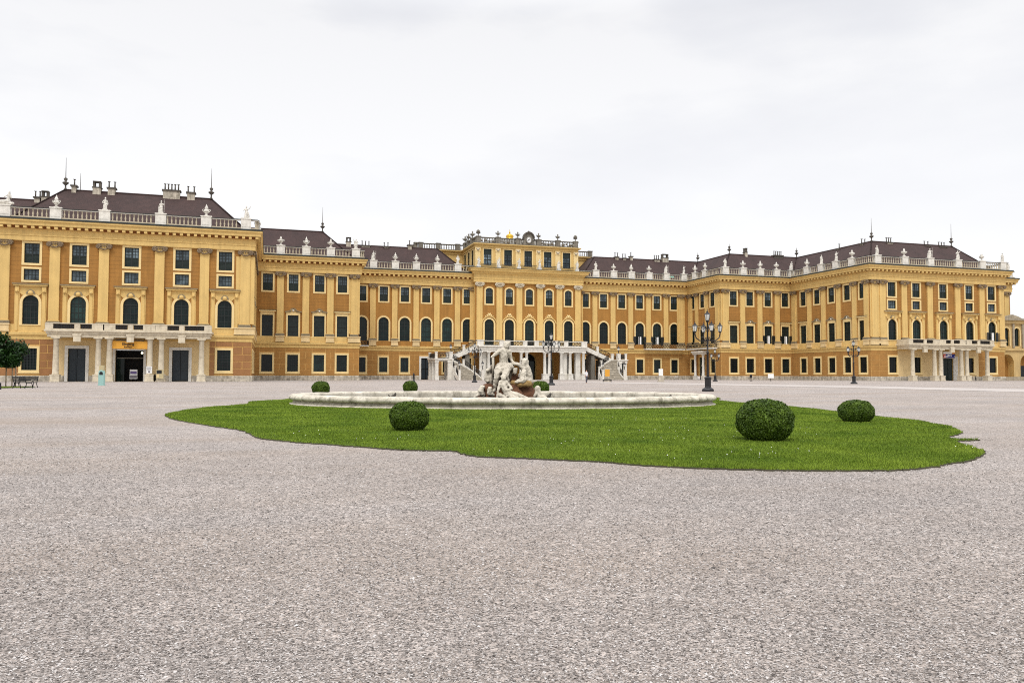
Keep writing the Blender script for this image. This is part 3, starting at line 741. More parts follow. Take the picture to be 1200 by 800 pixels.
    if sg > 0: f = Fac(C+W2, DM, -PI/2); uu = [DM-y for y in ys]; pp = [DM-y for y in py]
    else: f = Fac(C-W2, D2, PI/2); uu = [y-D2 for y in reversed(ys)]; pp = [y-D2 for y in reversed(py)]
    L = DM-D2; ops = []
    if sg > 0:
        for u in uu: ops += [win_op('U', u, 16.28), win_op('T', u, 7.3)]
        gops = [win_op('GS', uu[0], 1.6), (uu[1]-.2, 1.25, .82, 5.0), win_op('GS', uu[2], 1.6)]
    else: gops = []
    pput('wall', wall_mesh('wall', 0, L, 6.9, 19.8, ops, 'ochre'), PAL, f.p(0, 0, 0), f.rz)
    ground_wall(f, 0, L, gops, 'block')
    if sg > 0:
        for u in uu: add_win(f, 'U', u, 16.28); add_win(f, 'T', u, 7.3)
        for i in (0, 2): add_win(f, 'GS', uu[i], 1.6)
        for u in pp: add_pil(f, 'M', u)
        add_pil(f, '2w', .85); add_pil(f, '2w', L-1.1)
        d = MB(); d.box(-1.25, 1.25, .2, .3, 0, 5.0, 'dark')
        for x in (-.62, .62): d.box(x-.5, x+.5, .12, .2, .3, 2.2, 'door'); d.box(x-.5, x+.5, .12, .2, 2.4, 4.6, 'glass_dark')
        for z in (1.2, 3.2): d.sphere((.1, .1, z), .3, 'stone', 8, 5)
        dd = pput('door', d.mesh('door'), PAL, f.p(uu[1]-.2, 0, 0), f.rz)
        t = MB()
        for x in (-1, 1):
            t.box(x*1.7-.38, x*1.7+.38, -1.1, -.4, 0, .9, 'stone'); t.lathe([(.34, .9), (.34, 1.0), (.29, 1.1), (.26, 5.3), (.36, 5.5), (.38, 5.7)], 'stone', (x*1.7, -.75, 0), 12)
        t.box(-2.3, 2.3, -1.2, 0, 5.7, 6.1, 'stone'); t.box(-2.5, 2.5, -1.4, 0, 6.1, 6.45, 'stone')
        pput('door_surround', t.mesh('door_surround'), dd, f.p(uu[1]-.2, 0, 0), f.rz)
    # main range (6 bays)
    f = Fac(MX, DM, 0); ws = mm(BMw)
    u0, u1 = (C-W2-MX, XM0-MX) if sg < 0 else (XM1-MX, C+W2-MX); ops = []
    for u in ws: ops += [win_op('U', u, 16.2), win_op('AM', u, 7.9, 'arch')]
    pput('wall', wall_mesh('wall', u0, u1, 6.9, 19.8, ops, 'ochre_plain'), PAL, f.p(0, 0, 0), 0)
    gops = [((u, 1.0, .02, 4.5) if (sg < 0 and i == 3) else win_op('GS', u, 1.55)) for i, u in enumerate(ws)]
    ground_wall(f, u0, u1, gops, 'block')
    for i, u in enumerate(ws):
        add_win(f, 'U', u, 16.2); add_win(f, 'AM', u, 7.9, opened=(sg > 0 and i in (3, 4)))
        if sg < 0 and i == 3:
            d = MB(); d.box(-1, 1, .2, .3, 0, 4.5, 'dark')
            for x in (-.5, .5): d.box(x-.42, x+.42, .12, .2, .2, 2.1, 'door'); d.box(x-.42, x+.42, .12, .2, 2.25, 4.3, 'door')
            dd = pput('door', d.mesh('door'), PAL, f.p(u, 0, 0), 0)
            t = MB(); rect_frame(t, 1.0, .02, 4.5, .4, -.12, .02, 'stone', False); pput('door_surround', t.mesh('door_surround'), dd, f.p(u, 0, 0), 0)
        else: add_win(f, 'GS', u, 1.55)
    for u in mm(BMp): add_pil(f, 'M', u)
    if sg > 0: add_pil(f, '2w', 37.6)
    else: add_pil(f, '2w', -37.6)
    add_pil(f, 'M', sg*(CW+.25)-.1)

# --- doors and portico of each end pavilion
def portico(sg):
    root_loc = (C, D1, 0)
    base = MB(); y0 = -3.35
    a, b = sorted((sg*63.0, sg*84.15))
    base.box(a, b, y0, 0, 6.62, 6.95, 'portico_stone'); base.box(a-.18, b+.18, y0-.22, 0, 6.95, 7.2, 'portico_stone')
    base.box(a+.15, b-.15, y0+.15, 0, 6.2, 6.62, 'portico_stone')
    for u in (sg*66.9, sg*73.6, sg*80.3):      # corbels under the slab between the columns
        base.box(u-.45, u+.45, y0-.12, y0+.3, 5.55, 6.45, 'portico_stone'); base.box(u-.55, u+.55, y0-.16, y0+.3, 6.4, 6.61, 'portico_stone')
    P = pput('portico', base.mesh('portico'), PAL, root_loc)
    cm = MB()
    cm.box(-.56, .56, -.56, .56, 0, .95, 'portico_stone'); cm.box(-.62, .62, -.62, .62, 0, .2, 'portico_stone'); cm.box(-.6, .6, -.6, .6, .9, 1.02, 'portico_stone')
    cm.lathe([(.46, 1.02), (.47, 1.1), (.42, 1.2), (.4, 1.25), (.39, 2.5), (.33, 5.6), (.38, 5.66), (.36, 5.72), (.35, 5.85), (.48, 6.0)], 'portico_stone', n=14); cm.box(-.55, .55, -.55, .55, 6.0, 6.2, 'portico_stone')
    cme = cm.mesh('column')
    for u in (64.25, 69.6, 71.1, 76.3, 77.7, 82.95): pput('column', cme, P, (C+sg*u, D1-2.85, 0))
    # parapet: posts with iron panels
    r = MB(); posts = [63.4, 66.9, 69.6, 71.2, 73.6, 76.3, 77.7, 80.3, 83.75]
    iron = MB()
    for i, u in enumerate(posts):
        wd = .5 if i in (0, 8) else (.78 if i in (2, 3, 5, 6) else .34)
        r.box(sg*u-wd, sg*u+wd, y0-.08, y0+.32, 7.2, 8.0, 'portico_stone')
    r.box(a-.05, b+.05, y0-.12, y0+.36, 8.0, 8.12, 'portico_stone'); r.box(a, b, y0-.05, y0+.3, 7.2, 7.32, 'portico_stone')
    for e in (a+.15, b-.45): r.box(e, e+.3, y0+.32, 0, 7.2, 8.1, 'portico_stone')
    for i in range(8):
        if i in (2, 5): continue
        p0, p1 = sorted((sg*posts[i], sg*posts[i+1])); iron.box(p0+.4, p1-.4, y0+.12, y0+.15, 7.34, 7.98, 'iron')
        n = 5
        for q in range(n):
            cxx = p0+.6+(p1-p0-1.2)*q/(n-1)
            iron.tube([(cxx+.17*math.cos(t), y0+.06, 7.66+.24*math.sin(t)) for t in [j*PI/4 for j in range(9)]], .035, 'gold_iron', 4)
    pput('parapet', r.mesh('parapet'), P, root_loc); pput('iron_panel', iron.mesh('iron_panel'), P, root_loc)
    return P
PORT = {-1: portico(-1), 1: portico(1)}
f = Fac(C, D1, 0)
def door_leafs(w, h, k='door'):
    d = MB(); d.box(-w, w, .22, .3, .02, h, 'dark')
    for sg in (-1, 1):
        x0, x1 = sorted((sg*.03, sg*(w-.05))); d.box(x0, x1, .14, .22, .05, h-.05, k)
        for z0, z1 in ((.25, h*.3), (h*.34, h*.62), (h*.66, h-.25)): d.box(x0+.14, x1-.14, .1, .14, z0, z1, k)
    return d
for u, h in ((-80.95, 4.68), (-67.35, 4.6)):
    dd = pput('door', door_leafs(1.12, h).mesh('door'), PAL, f.p(u, 0, 0))
    t = MB(); rect_frame(t, 1.12, .02, h, .42, -.14, .02, 'stone', False); pput('door_surround', t.mesh('door_surround'), dd, f.p(u, 0, 0))
# entrance in the left portico: dark opening, glazed leaf, transom, lamp
e = MB(); e.box(-1.85, 1.85, 1.6, 1.7, .02, 4.55, 'dark'); e.box(-1.85, -1.8, .3, 1.6, .02, 4.55, 'dark'); e.box(1.8, 1.85, .3, 1.6, .02, 4.55, 'dark'); e.box(-1.8, 1.8, .3, 1.6, 4.4, 4.5, 'dark')
e.box(-1.75, -.75, .5, .56, .05, 3.3, 'glass_dark'); e.box(-.8, -.72, .3, 1.2, .05, 3.3, 'glass_grey'); e.box(-1.7, 1.7, .3, .42, 3.32, 3.46, 'attic_stone')
ent = pput('entrance', e.mesh('entrance'), PAL, f.p(-74.15, 0, 0))
t = MB(); rect_frame(t, 1.85, .02, 4.55, .35, -.14, .02, 'stone', False); t.box(-2.2, 2.2, -.5, .02, 5.6, 5.78, 'stone'); pput('door_surround', t.mesh('door_surround'), ent, f.p(-74.15, 0, 0))
t = MB(); t.sphere((0, 0, 0), .16, 'lit', 10, 6); t.box(-.05, .05, 0, .3, .14, .3, 'iron'); pput('lamp', t.mesh('lamp'), ent, f.p(-72.5, -.1, 4.15))
for i, u in enumerate((68.2, 81.75)): add_win(f, 'GS', u, 1.62)
dd = pput('door', door_leafs(1.3, 4.5, 'blind').mesh('door'), PAL, f.p(75.9, 0, 0))
t = MB(); rect_frame(t, 1.3, .02, 4.5, .3, -.14, .02, 'stone', False); t.box(1.62, 2.5, -.12, .02, .05, 4.9, 'stone'); pput('door_surround', t.mesh('door_surround'), dd, f.p(75.9, 0, 0))

# --- centre block
f = Fac(CX, DC, 0)
cw = [-9.05, -4.55, 0, 4.55, 9.05]; cp = [-11.25, -6.85, -2.35, 2.4, 6.9, 11.25]
ops = []
for u in cw: ops += [win_op('UC', u, 16.2, 'seg'), win_op('AC', u, 7.1, 'arch')]
pput('wall', wall_mesh('wall', -CW, CW, 6.9, 20.8, ops, 'ochre_plain'), PAL, f.p(0, 0, 0))
for u in cw: add_win(f, 'UC', u, 16.2); add_win(f, 'AC', u, 7.1)
for u in cp: add_pil(f, 'C', u)
gops = [(0, 1.6, .02, 5.6, 'arch'), (-4.55, 1.0, 1.6, 4.6), (4.55, 1.1, .02, 5.0, 'arch'), (-9.05, 1.3, .02, 5.2, 'arch'), (9.05, 1.3, .02, 5.2, 'arch')]
pput('ground_floor_wall', wall_mesh('ground_floor_wall', -CW, CW, 0, 6.95, gops, 'ochre_plain', 1.2), PAL, f.p(0, 0, 0))
for u, wd, a, b in ((0, 1.6, .02, 5.6), (4.55, 1.1, .02, 5.0), (-9.05, 1.3, .02, 5.2), (9.05, 1.3, .02, 5.2)):
    d = MB(); d.add([(x, 1.0, z) for x, z in arch_pts(wd, a, b)], [tuple(range(len(arch_pts(wd, a, b))))], 'dark')
    for sg in (-1, 1): x0, x1 = sorted((sg*.04, sg*(wd-.1))); d.box(x0, x1, .85, .95, .1, b-wd, 'glass_dark')
    pput('archway_door', d.mesh('archway_door'), PAL, f.p(u, 0, 0))
add_win(f, 'GS', -4.55, 1.6)
CP = [(XM0, DM+2), (XM0, DC), (XM1, DC), (XM1, DM+2)]
CEN = [(0, 20.7), (.34, 20.76), (.34, 21.4), (.42, 21.44), (.42, 21.6), (.34, 21.65), (.34, 22.5), (.6, 22.6), (.75, 22.95), (1.2, 23.05), (1.25, 23.4), (1.45, 23.55), (1.45, 23.72), (-.9, 23.78)]
for i in range(3):
    sweep('cornice', CP, i, CEN, 'yellow')
    sweep('gutter', CP, i, [(1.3, 23.7), (1.5, 23.72), (1.5, 23.8), (-.7, 23.86)], 'lead')
for i in (0, 2): 
    sweep('side_wall', CP, i, [(0, 0), (0, 20.75)], 'yellow')
# attic storey (T-shaped, set a little back)
AX0, AX1, AY = CX-11.75, CX+11.55, DC+.9
AP = [(CX-22.6, DM+26), (CX-22.6, DM+11), (AX0, DM+11), (AX0, AY), (AX1, AY), (AX1, DM+11), (CX+20, DM+11), (CX+20, DM+26)]
AEN = [(0, 28.35), (.2, 28.4), (.2, 28.75), (.55, 28.9), (.7, 29.05), (.7, 29.2), (-.5, 29.25)]
ABA = [(.35, 29.2), (.35, 29.45), (.25, 29.5)]
fa = Fac(CX, AY, 0); aw = [-9.2, -4.6, 0, 4.55, 9.0]
pput('attic_wall', wall_mesh('attic_wall', AX0-CX, AX1-CX, 23.8, 28.5, [win_op('AT', u, 24.6) for u in aw], 'yellow'), PAL, fa.p(0, 0, 0))
for u in aw: add_win(fa, 'AT', u, 24.6)
fs = Fac(AX0, DM+11, -PI/2); sl = DM+11-AY; sw = [1.8, 5.2, 8.6]
pput('attic_wall', wall_mesh('attic_wall', 0, sl, 23.0, 28.5, [win_op('AT', u, 24.6) for u in sw], 'yellow'), PAL, fs.p(0, 0, 0), fs.rz)
for u in sw: add_win(fs, 'AT', u, 24.6)
for i in (0, 1, 4, 5, 6):
    sweep('attic_wall', AP, i, [(0, 22), (0, 28.5)], 'yellow')
for u in (-11.4, -6.9, -2.35, 2.35, 6.85, 11.2):
    t = MB(); t.box(-.55, .55, -.16, 0, 23.85, 28.4, 'trim'); t.box(-.6, .6, -.24, 0, 27.5, 28.35, 'trim'); t.sphere((0, -.25, 27.9), .3, 'capital_pale', 8, 5)
    t.sphere((-.3, -.2, 28.1), .18, 'capital_pale', 6, 4); t.sphere((.3, -.2, 28.1), .18, 'capital_pale', 6, 4)
    pput('attic_pilaster', t.mesh('attic_pilaster'), PAL, fa.p(u, 0, 0))
for i in range(7):
    sweep('attic_cornice', AP, i, AEN, 'yellow')
# window dado grilles between attic statues
t = MB()
for u0, u1 in ((-10.8, -7.5), (-6.3, -3.0), (-1.8, 1.8), (3, 6.3), (7.4, 10.6)):
    for q in range(int((u1-u0)/.22)): t.box(u0+q*.22, u0+q*.22+.05, -.75, -.7, 23.87, 24.75, 'gold_iron')
    t.box(u0, u1, -.76, -.69, 24.75, 24.82, 'iron')
pput('attic_railing', t.mesh('attic_railing'), PAL, fa.p(0, 0, 0))

# --- balustrades
BAL_PROF = [(.11, 0), (.11, .08), (.07, .14), (.13, .36), (.12, .46), (.055, .8), (.09, .88), (.11, .95), (.11, 1.05)]
def balustrade(P, i, z0, ped, o=.62, k='stone', rail='lead', hgt=1.5, step=.56, ends=(None, None), bal=True, pw=.72):
    """ped: distances along the outline, from P[i], of the pedestal centres"""
    nr, mt = miters(P); a, b = Vector(P[i]), Vector(P[i+1]); e = (b-a).normalized(); n = nr[i]; L = (b-a).length
    s0 = (mt[i]*o).dot(e) if ends[0] is None else ends[0]; s1 = L+(mt[i+1]*o).dot(e) if ends[1] is None else L+ends[1]
    mb = MB()
    def bx(u0, u1, o0, o1, za, zb, kk, m=mb):
        lo = [(*(a+e*u0+n*o1), za), (*(a+e*u1+n*o1), za), (*(a+e*u1+n*o0), za), (*(a+e*u0+n*o0), za)]
        m.hexa(lo, [(x, y, zb) for x, y, z in lo], kk)
    bx(s0, s1, o-.2, o+.2, z0, z0+.2, 'baluster' if k == 'stone' else k); bx(s0, s1, o-.17, o+.17, z0+hgt-.22, z0+hgt-.1, k); bx(s0-.02, s1+.02, o-.24, o+.24, z0+hgt-.1, z0+hgt, rail)
    sc = (hgt-.42)/1.05
    u = s0+step/2
    while bal and u < s1:
        if all(abs(u-p) > pw+.15 for p in ped):
            q = a+e*u+n*o; mb.lathe([(r*1.0, z*sc) for r, z in BAL_PROF], 'baluster' if k == 'stone' else k, (q.x, q.y, z0+.2), 6)
        u += step
    root = pput('balustrade', mb.mesh('balustrade'), PAL, (0, 0, 0)); out = []
    for p in ped:
        m2 = MB(); bx(p-pw, p+pw, o-.45, o+.32, z0+.003, z0+hgt-.02, k, m2); bx(p-pw-.07, p+pw+.07, o-.52, o+.4, z0+hgt-.02, z0+hgt+.16, k, m2)
        bx(p-pw+.15, p+pw-.15, o+.32, o+.345, z0+.3, z0+hgt-.25, k, m2)
        pput('pedestal', m2.mesh('pedestal'), root, (0, 0, 0)); q = a+e*p+n*(o-.05); out.append((q.x, q.y, z0+hgt+.16))
    return out
SPOT = {}
ZB = 22.9
def along(P, i, xs): return [abs(x-P[i][0]) for x in xs]
SPOT['LP'] = balustrade(LP, 3, ZB, along(LP, 3, [C-90.2, C-83.9, C-77.7, C-70.3, C-64.1, C-58.5]))
SPOT['L2'] = balustrade(LP, 5, ZB, along(LP, 5, [C-53.1, C-48.6, C-44.2, C-39.6]), ends=(.62, None))
SPOT['LM'] = balustrade(LP, 7, ZB, along(LP, 7, [MX-33.7, MX-29.2, MX-24.8, MX-20.3, MX-15.9]), ends=(.62, 0), k='stone')
SPOT['RM'] = balustrade(RP, 1, ZB, along(RP, 1, [MX+15.9, MX+20.3, MX+24.7, MX+29.2, MX+33.6, MX+38.2]), ends=(0, None))
SPOT['R3'] = balustrade(RP, 2, ZB, [DM-157.9, DM-153.6])
SPOT['R2'] = balustrade(RP, 3, ZB, along(RP, 3, [C+39.6, C+44.1, C+48.5, C+52.7, C+56.6]))
SPOT['RR'] = balustrade(RP, 4, ZB, [D2-142.1, D2-137.5, D2-133.0, D2-128.4])
SPOT['RP'] = balustrade(RP, 5, ZB, along(RP, 5, [C+58.3, C+64.9, C+71.3, C+78.4, C+84.7, C+90.2]))
SPOT['RO'] = balustrade(RP, 7, ZB, along(RP, 7, [C+WO-1.0]))
balustrade(LP, 1, ZB, [], bal=True); balustrade(LP, 4, ZB, [2.5, 8, 13, 18]); balustrade(LP, 6, ZB, []); balustrade(RP, 6, ZB, [])
ak = dict(k='attic_stone', rail='attic_stone', hgt=1.35, o=.1, pw=.5)
SPOT['A'] = balustrade(AP, 3, 29.25, along(AP, 3, [CX-11.3, CX-6.9, CX-2.4, CX+2.4, CX+6.9, CX+11.1]), **ak)
SPOT['AS'] = balustrade(AP, 2, 29.25, [2.0, 5.2, 8.6], **ak)
balustrade(AP, 1, 29.25, [1, 5, 9.5], **ak); balustrade(AP, 0, 29.25, [14.5], **ak); balustrade(AP, 4, 29.25, [], **ak); balustrade(AP, 5, 29.25, [4, 8], **ak)
# carved relief in front of the central attic parapet, clock and pediment
t = MB()
for q in range(26):
    u = -10.6+q*.85
    if abs(u) < 2.1: continue
    t.sphere((u, -.18, 29.85+.12*math.sin(q*1.7)), .3+.08*math.sin(q*2.1), 'attic_stone', 7, 5)
pput('relief', t.mesh('relief'), PAL, fa.p(0, 0, 0))
ck = MB()
out = [(1.9, 29.3), (1.75, 29.9), (1.35, 30.5), (1.5, 31.1)] + arc(0, 31.0, 1.5, .25, PI-.25, 10, .85) + [(-1.5, 31.1), (-1.35, 30.5), (-1.75, 29.9), (-1.9, 29.3)]
ck.poly_extrude(out, -.45, .1, 'attic_stone')
ck.strip(arc(0, 31.0, 1.5, .1, PI-.1, 12, .85), arc(0, 31.0, 1.8, .05, PI-.05, 12, .88), -.75, .1, 'dark_stone')
for sg in (-1, 1): ck.tube([(sg*x, -.3, z) for x, z in ((1.5, 31.1), (2.0, 30.7), (2.6, 30.45), (3.2, 30.5), (3.5, 30.75), (3.3, 30.95))], .16, 'dark_stone', 6)
ck.sphere((0, -.4, 32.55), .28, 'dark_stone', 8, 5)
CLT = Matrix.Translation((0, 0, 29.3)) @ Matrix.Diagonal((.74, 1, .9, 1)) @ Matrix.Translation((0, 0, -29.3))
def clm(mb, n): me = mb.mesh(n); me.transform(CLT); return me
clk = pput('clock', clm(ck, 'clock'), PAL, fa.p(0, 0, 0))
cf = MB(); cf.poly_extrude([(x, z) for x, z in arc(0, 30.6, .72, 0, 2*PI, 24)[:-1]], -.56, -.45, 'white'); cf.strip(arc(0, 30.6, .72, 0, 2*PI, 24), arc(0, 30.6, .95, 0, 2*PI, 24), -.62, -.45, 'attic_stone')
for q in range(12):
    a_ = q*PI/6; cx_, cz_ = .58*math.cos(a_), 30.6+.58*math.sin(a_); cf.box(cx_-.05, cx_+.05, -.575, -.56, cz_-.05, cz_+.05, 'iron')
pput('clock_face', clm(cf, 'clock_face'), clk, fa.p(0, 0, 0))
for (dx, dz, wd) in ((.3, .22, .13), (-.42, -.25, .1)):
    hm = MB(); nx, nz = -dz*wd, dx*wd; L = math.hypot(dx, dz); nx /= L; nz /= L
    hm.poly_extrude([(nx, 30.6+nz), (-nx, 30.6-nz), (dx-nx*.5, 30.6+dz-nz*.5), (dx+nx*.5, 30.6+dz+nz*.5)], -.62, -.59, 'iron'); pput('clock_hand', clm(hm, 'clock_hand'), clk, fa.p(0, 0, 0))
# low roof over the attic and the gilded crown on the garden side
t = MB(); x0, x1 = AX0+.8, AX1-.8; y0, y1 = AY+1, DM+25
t.add([(x0, y0, 29.5), (x1, y0, 29.5), (x1, y1, 29.5), (x0, y1, 29.5), (x0+6, y0+7, 31.8), (x1-6, y0+7, 31.8), (x1-6, y1-6, 31.8), (x0+6, y1-6, 31.8)], [(0,1,5,4),(1,2,6,5),(2,3,7,6),(3,0,4,7),(4,5,6,7)], 'attic_stone')
pput('roof', t.mesh('roof'), PAL, (0, 0, 0))
t = MB(); t.lathe([(.9, 0), (.9, .5), (.6, .7), (.55, 1.2)], 'dark_stone', (0, 0, 31.7), 10)
t.lathe([(.75, 1.2), (.8, 1.45), (.7, 1.5), (.95, 2.0), (.8, 2.35), (.35, 2.6), (.12, 2.75), (.14, 2.9)], 'gilt', (0, 0, 31.7), 12); t.sphere((0, 0, 34.75), .2, 'gilt', 8, 5); t.box(-.04, .04, -.04, .04, 34.9, 35.4, 'gilt')
pput('crown', t.mesh('crown'), PAL, (C-.4, DM+15, .2))

# --- terrace and curved flights of steps before the centre
fter = Fac(CX-1.3, DC, 0); T = MB(); TY = -6.8; TW = 11.7
T.box(-TW, TW, TY, -.35, 6.2, 6.75, 'stone'); T.box(-TW-.2, TW+.2, TY-.25, -.36, 6.75, 6.97, 'stone'); T.box(-TW, TW, TY+.1, TY+.5, 5.75, 6.2, 'stone')
TER = pput('terrace', T.mesh('terrace'), PAL, fter.p(0, 0, 0))
cm = MB(); cm.box(-.5, .5, -.5, .5, 0, 1.1, 'stone'); cm.box(-.56, .56, -.56, .56, 0, .25, 'stone'); cm.box(-.55, .55, -.55, .55, 1.1, 1.22, 'stone')
cm.lathe([(.4, 1.22), (.42, 1.3), (.35, 1.4), (.34, 2.5), (.29, 5.3), (.36, 5.4), (.34, 5.5), (.42, 5.62)], 'stone', n=12); cm.box(-.44, .44, -.44, .44, 5.62, 5.76, 'stone')
cme = cm.mesh('column')
pm = MB(); pm.box(-.55, .55, -.45, .45, 0, 5.76, 'stone'); pm.box(-.66, .66, -.56, .56, 0, 1.1, 'stone'); pm.box(-.62, .62, -.52, .52, 5.4, 5.74, 'stone'); pme = pm.mesh('pier')
for u in (-11.3, -9.6, -6.9, -5.9, -2.6, -1.4, 2.6, 3.6, 6.3, 8.3, 11.35): pput('column', cme, TER, fter.p(u, TY+.55, 0))
for u in (-10.45, 7.3, 10.3): pput('pier', pme, TER, fter.p(u, TY+1.5, 0))
R, I = MB(), MB()
posts = [-11.5, -7.0, -5.6, -1.9, 0.6, 4.8, 7.2, 11.3]
for u in posts: wd = .45 if abs(u) < 11 else .65; R.box(u-wd, u+wd, TY-.1, TY+.34, 6.97, 8.1, 'stone'); R.box(u-wd-.06, u+wd+.06, TY-.16, TY+.4, 8.0, 8.14, 'stone')
R.box(-TW, TW, TY, TY+.25, 6.97, 7.09, 'stone'); R.box(-TW, TW, TY, TY+.25, 7.94, 8.05, 'stone')
def iron_run(mb, p0, p1, h0, h1, n):
    """scrolled iron between two points of a sloping rail"""
    p0, p1 = Vector(p0), Vector(p1); d = p1-p0
    mb.tube([p0+Vector((0,0,h1)), p1+Vector((0,0,h1))], .06, 'iron', 5); mb.tube([p0+Vector((0,0,h0)), p1+Vector((0,0,h0))], .05, 'iron', 5)
    e = Vector((d.x, d.y, 0)).normalized(); hm = (h0+h1)/2; rr = (h1-h0)*.42
    for q in range(n):
        c = p0+d*((q+.5)/n)+Vector((0, 0, hm)); rx = min(rr, .45*d.length/n)
        mb.tube([c+e*rx*math.cos(t)+Vector((0,0,rr*math.sin(t))) for t in [j*PI/4 for j in range(9)]], .045, 'iron', 4)
        mb.tube([c+e*rx*.5*math.cos(t)+Vector((0,0,rr*.5*math.sin(t))) for t in [j*PI/3 for j in range(7)]], .04, 'gold_iron', 4)
for i in range(len(posts)-1):
    if posts[i+1]-posts[i] > 2: iron_run(I, (posts[i]+.5, TY+.12, 0), (posts[i+1]-.5, TY+.12, 0), 7.12, 7.92, 4)
pput('parapet', R.mesh('parapet'), TER, fter.p(0, 0, 0)); pput('iron_panel', I.mesh('iron_panel'), TER, fter.p(0, 0, 0))
def stair(sg):
    S, LD = MB(), MB(); runs = []; posts_ = []
    X = lambda x: sg*x
    fz = Fac(CX-1.3, DC, 0)
    def bx(mb, a, b, y0, y1, z0, z1, k): a, b = sorted((sg*a, sg*b)); mb.box(a, b, y0, y1, z0, z1, k)
    def hx(mb, lo, hi, k):
        if sg < 0: lo, hi = [lo[1], lo[0], lo[3], lo[2]], [hi[1], hi[0], hi[3], hi[2]]
        mb.hexa(lo, hi, k)
    LZ = 4.25; ly0, ly1, lm = -9.4, -2.2, -6.0; lx0, lx1 = 17.9, (21.4 if sg < 0 else 20.1)
    # landing on piers, open below
    bx(LD, lx0, lx1, ly0, ly1, LZ-.45, LZ-.16, 'stone'); bx(LD, lx0-.1, lx1+.15, ly0-.15, ly1, LZ-.16, LZ+.03, 'stone')
    for x, y, q in ((lx1-.4, ly0+.4, .3), (lx1-.4, lm, .3), (lx0+.45, ly0+.45, .45), (lx0+.45, lm, .4), (lx1-.5, ly1-.5, .4)):
        bx(LD, x-q, x+q, y-q, y+q, 0, LZ-.45, 'stone'); bx(LD, x-q-.1, x+q+.1, y-q-.1, y+q+.1, 0, .8, 'stone'); bx(LD, x-q-.08, x+q+.08, y-q-.08, y+q+.08, LZ-.75, LZ-.47, 'stone')
    # upper flight from the terrace down to the landing, along the wall
    n = 16; x0, x1 = TW, lx0
    for q in range(n):
        a = x0+(x1-x0)*q/n; b = x0+(x1-x0)*(q+1)/n; z = 6.95-(6.95-LZ)*(q+1)/n
        bx(S, a, b, lm+.35, ly1-.3, z-.5, z, 'plinth')
    for y0, y1 in ((lm, lm+.34), (ly1-.29, ly1)):
        hx(S, [(X(x0), y0, 6.3), (X(x1), y0, LZ-.6), (X(x1), y1, LZ-.6), (X(x0), y1, 6.3)], [(X(x0), y0, 7.25), (X(x1), y0, LZ+.3), (X(x1), y1, LZ+.3), (X(x0), y1, 7.25)], 'stone')
    runs += [((X(x0+.4), lm+.17, 7.1), (X(x0+2.7), lm+.17, 6.0), .15, 1.0, 3), ((X(x0+3.4), lm+.17, 5.7), (X(x1-.2), lm+.17, LZ+.4), .15, 1.0, 3)]
    posts_ += [(x0+3.05, lm+.17, .24, 5.2, 7.0), (lx0+.28, lm+.17, .22, LZ, LZ+1.2), (lx0+.28, ly0+.3, .34, LZ, LZ+1.2), (lx1-.28, ly0+.3, .22, LZ, LZ+1.2), (lx1-.28, ly1-.4, .22, LZ, LZ+1.2)]
    runs += [((X(lx0+.7), ly0+.17, LZ), (X(lx1-.6), ly0+.17, LZ), .1, 1.05, 4), ((X(lx1-.17), ly0+.7, LZ), (X(lx1-.17), ly1-.7, LZ), .1, 1.05, 8)]
    for xq in (13.9, 16.2): bx(S, xq-.45, xq+.45, lm+.4, ly1-.4, 0, 6.2-(xq-TW)*.44, 'attic_stone')
    # lower flight: leaves the inner side of the landing and curves forward into the court
    P0, P1, P2 = Vector((lx0+.1, (ly0+lm)/2+.1)), Vector((15.5, (ly0+lm)/2+.2)), Vector((15.1, -13.6))
    def bz(t):
        p = P0*(1-t)**2+P1*2*t*(1-t)+P2*t*t; d = ((P1-P0)*(1-t)+(P2-P1)*t).normalized(); return p, d
    n = 24; W_ = lambda t: 1.45+.75*t
    for q in range(n):
        t0, t1 = q/n, (q+1)/n; (p0, d0), (p1, d1) = bz(t0), bz(t1); z = LZ-LZ*(q+1)/(n+1)
        n0, n1 = Vector((-d0.y, d0.x))*W_(t0), Vector((-d1.y, d1.x))*W_(t1); zb = max(0, z-.55)
        hx(S, [(X((p0-n0).x), (p0-n0).y, zb), (X((p1-n1).x), (p1-n1).y, zb), (X((p1+n1).x), (p1+n1).y, zb), (X((p0+n0).x), (p0+n0).y, zb)][::-1],
           [(X((p0-n0).x), (p0-n0).y, z), (X((p1-n1).x), (p1-n1).y, z), (X((p1+n1).x), (p1+n1).y, z), (X((p0+n0).x), (p0+n0).y, z)][::-1], 'tread' if q % 2 else 'plinth')
    for sd in (-1, 1):
        V = []; m = 20
        for q in range(m+1):
            t = q/m; p, d = bz(t); nn = Vector((-d.y, d.x))*sd; z = LZ-LZ*t
            a, b = p+nn*W_(t), p+nn*(W_(t)+.34)
            V += [(X(a.x), a.y, max(0, z-.62)), (X(b.x), b.y, max(0, z-.62)), (X(b.x), b.y, z+.3), (X(a.x), a.y, z+.3)]
        fs = []
        for q in range(m):
            for j in range(4): j2 = (j+1) % 4; fs.append((q*4+j, q*4+j2, (q+1)*4+j2, (q+1)*4+j))
        fs += [(3, 2, 1, 0), tuple(m*4+j for j in range(4))]
        S.add(V, fs, 'stone')
        for t in (.3, .55):       # piers under the flight
            p, d = bz(t); nn = Vector((-d.y, d.x))*sd; b = p+nn*(W_(t)+.1); S.box(X(b.x)-.3, X(b.x)+.3, b.y-.3, b.y+.3, 0, LZ-LZ*t-.45, 'stone')
        ts = [.03, .35, .67, .98]
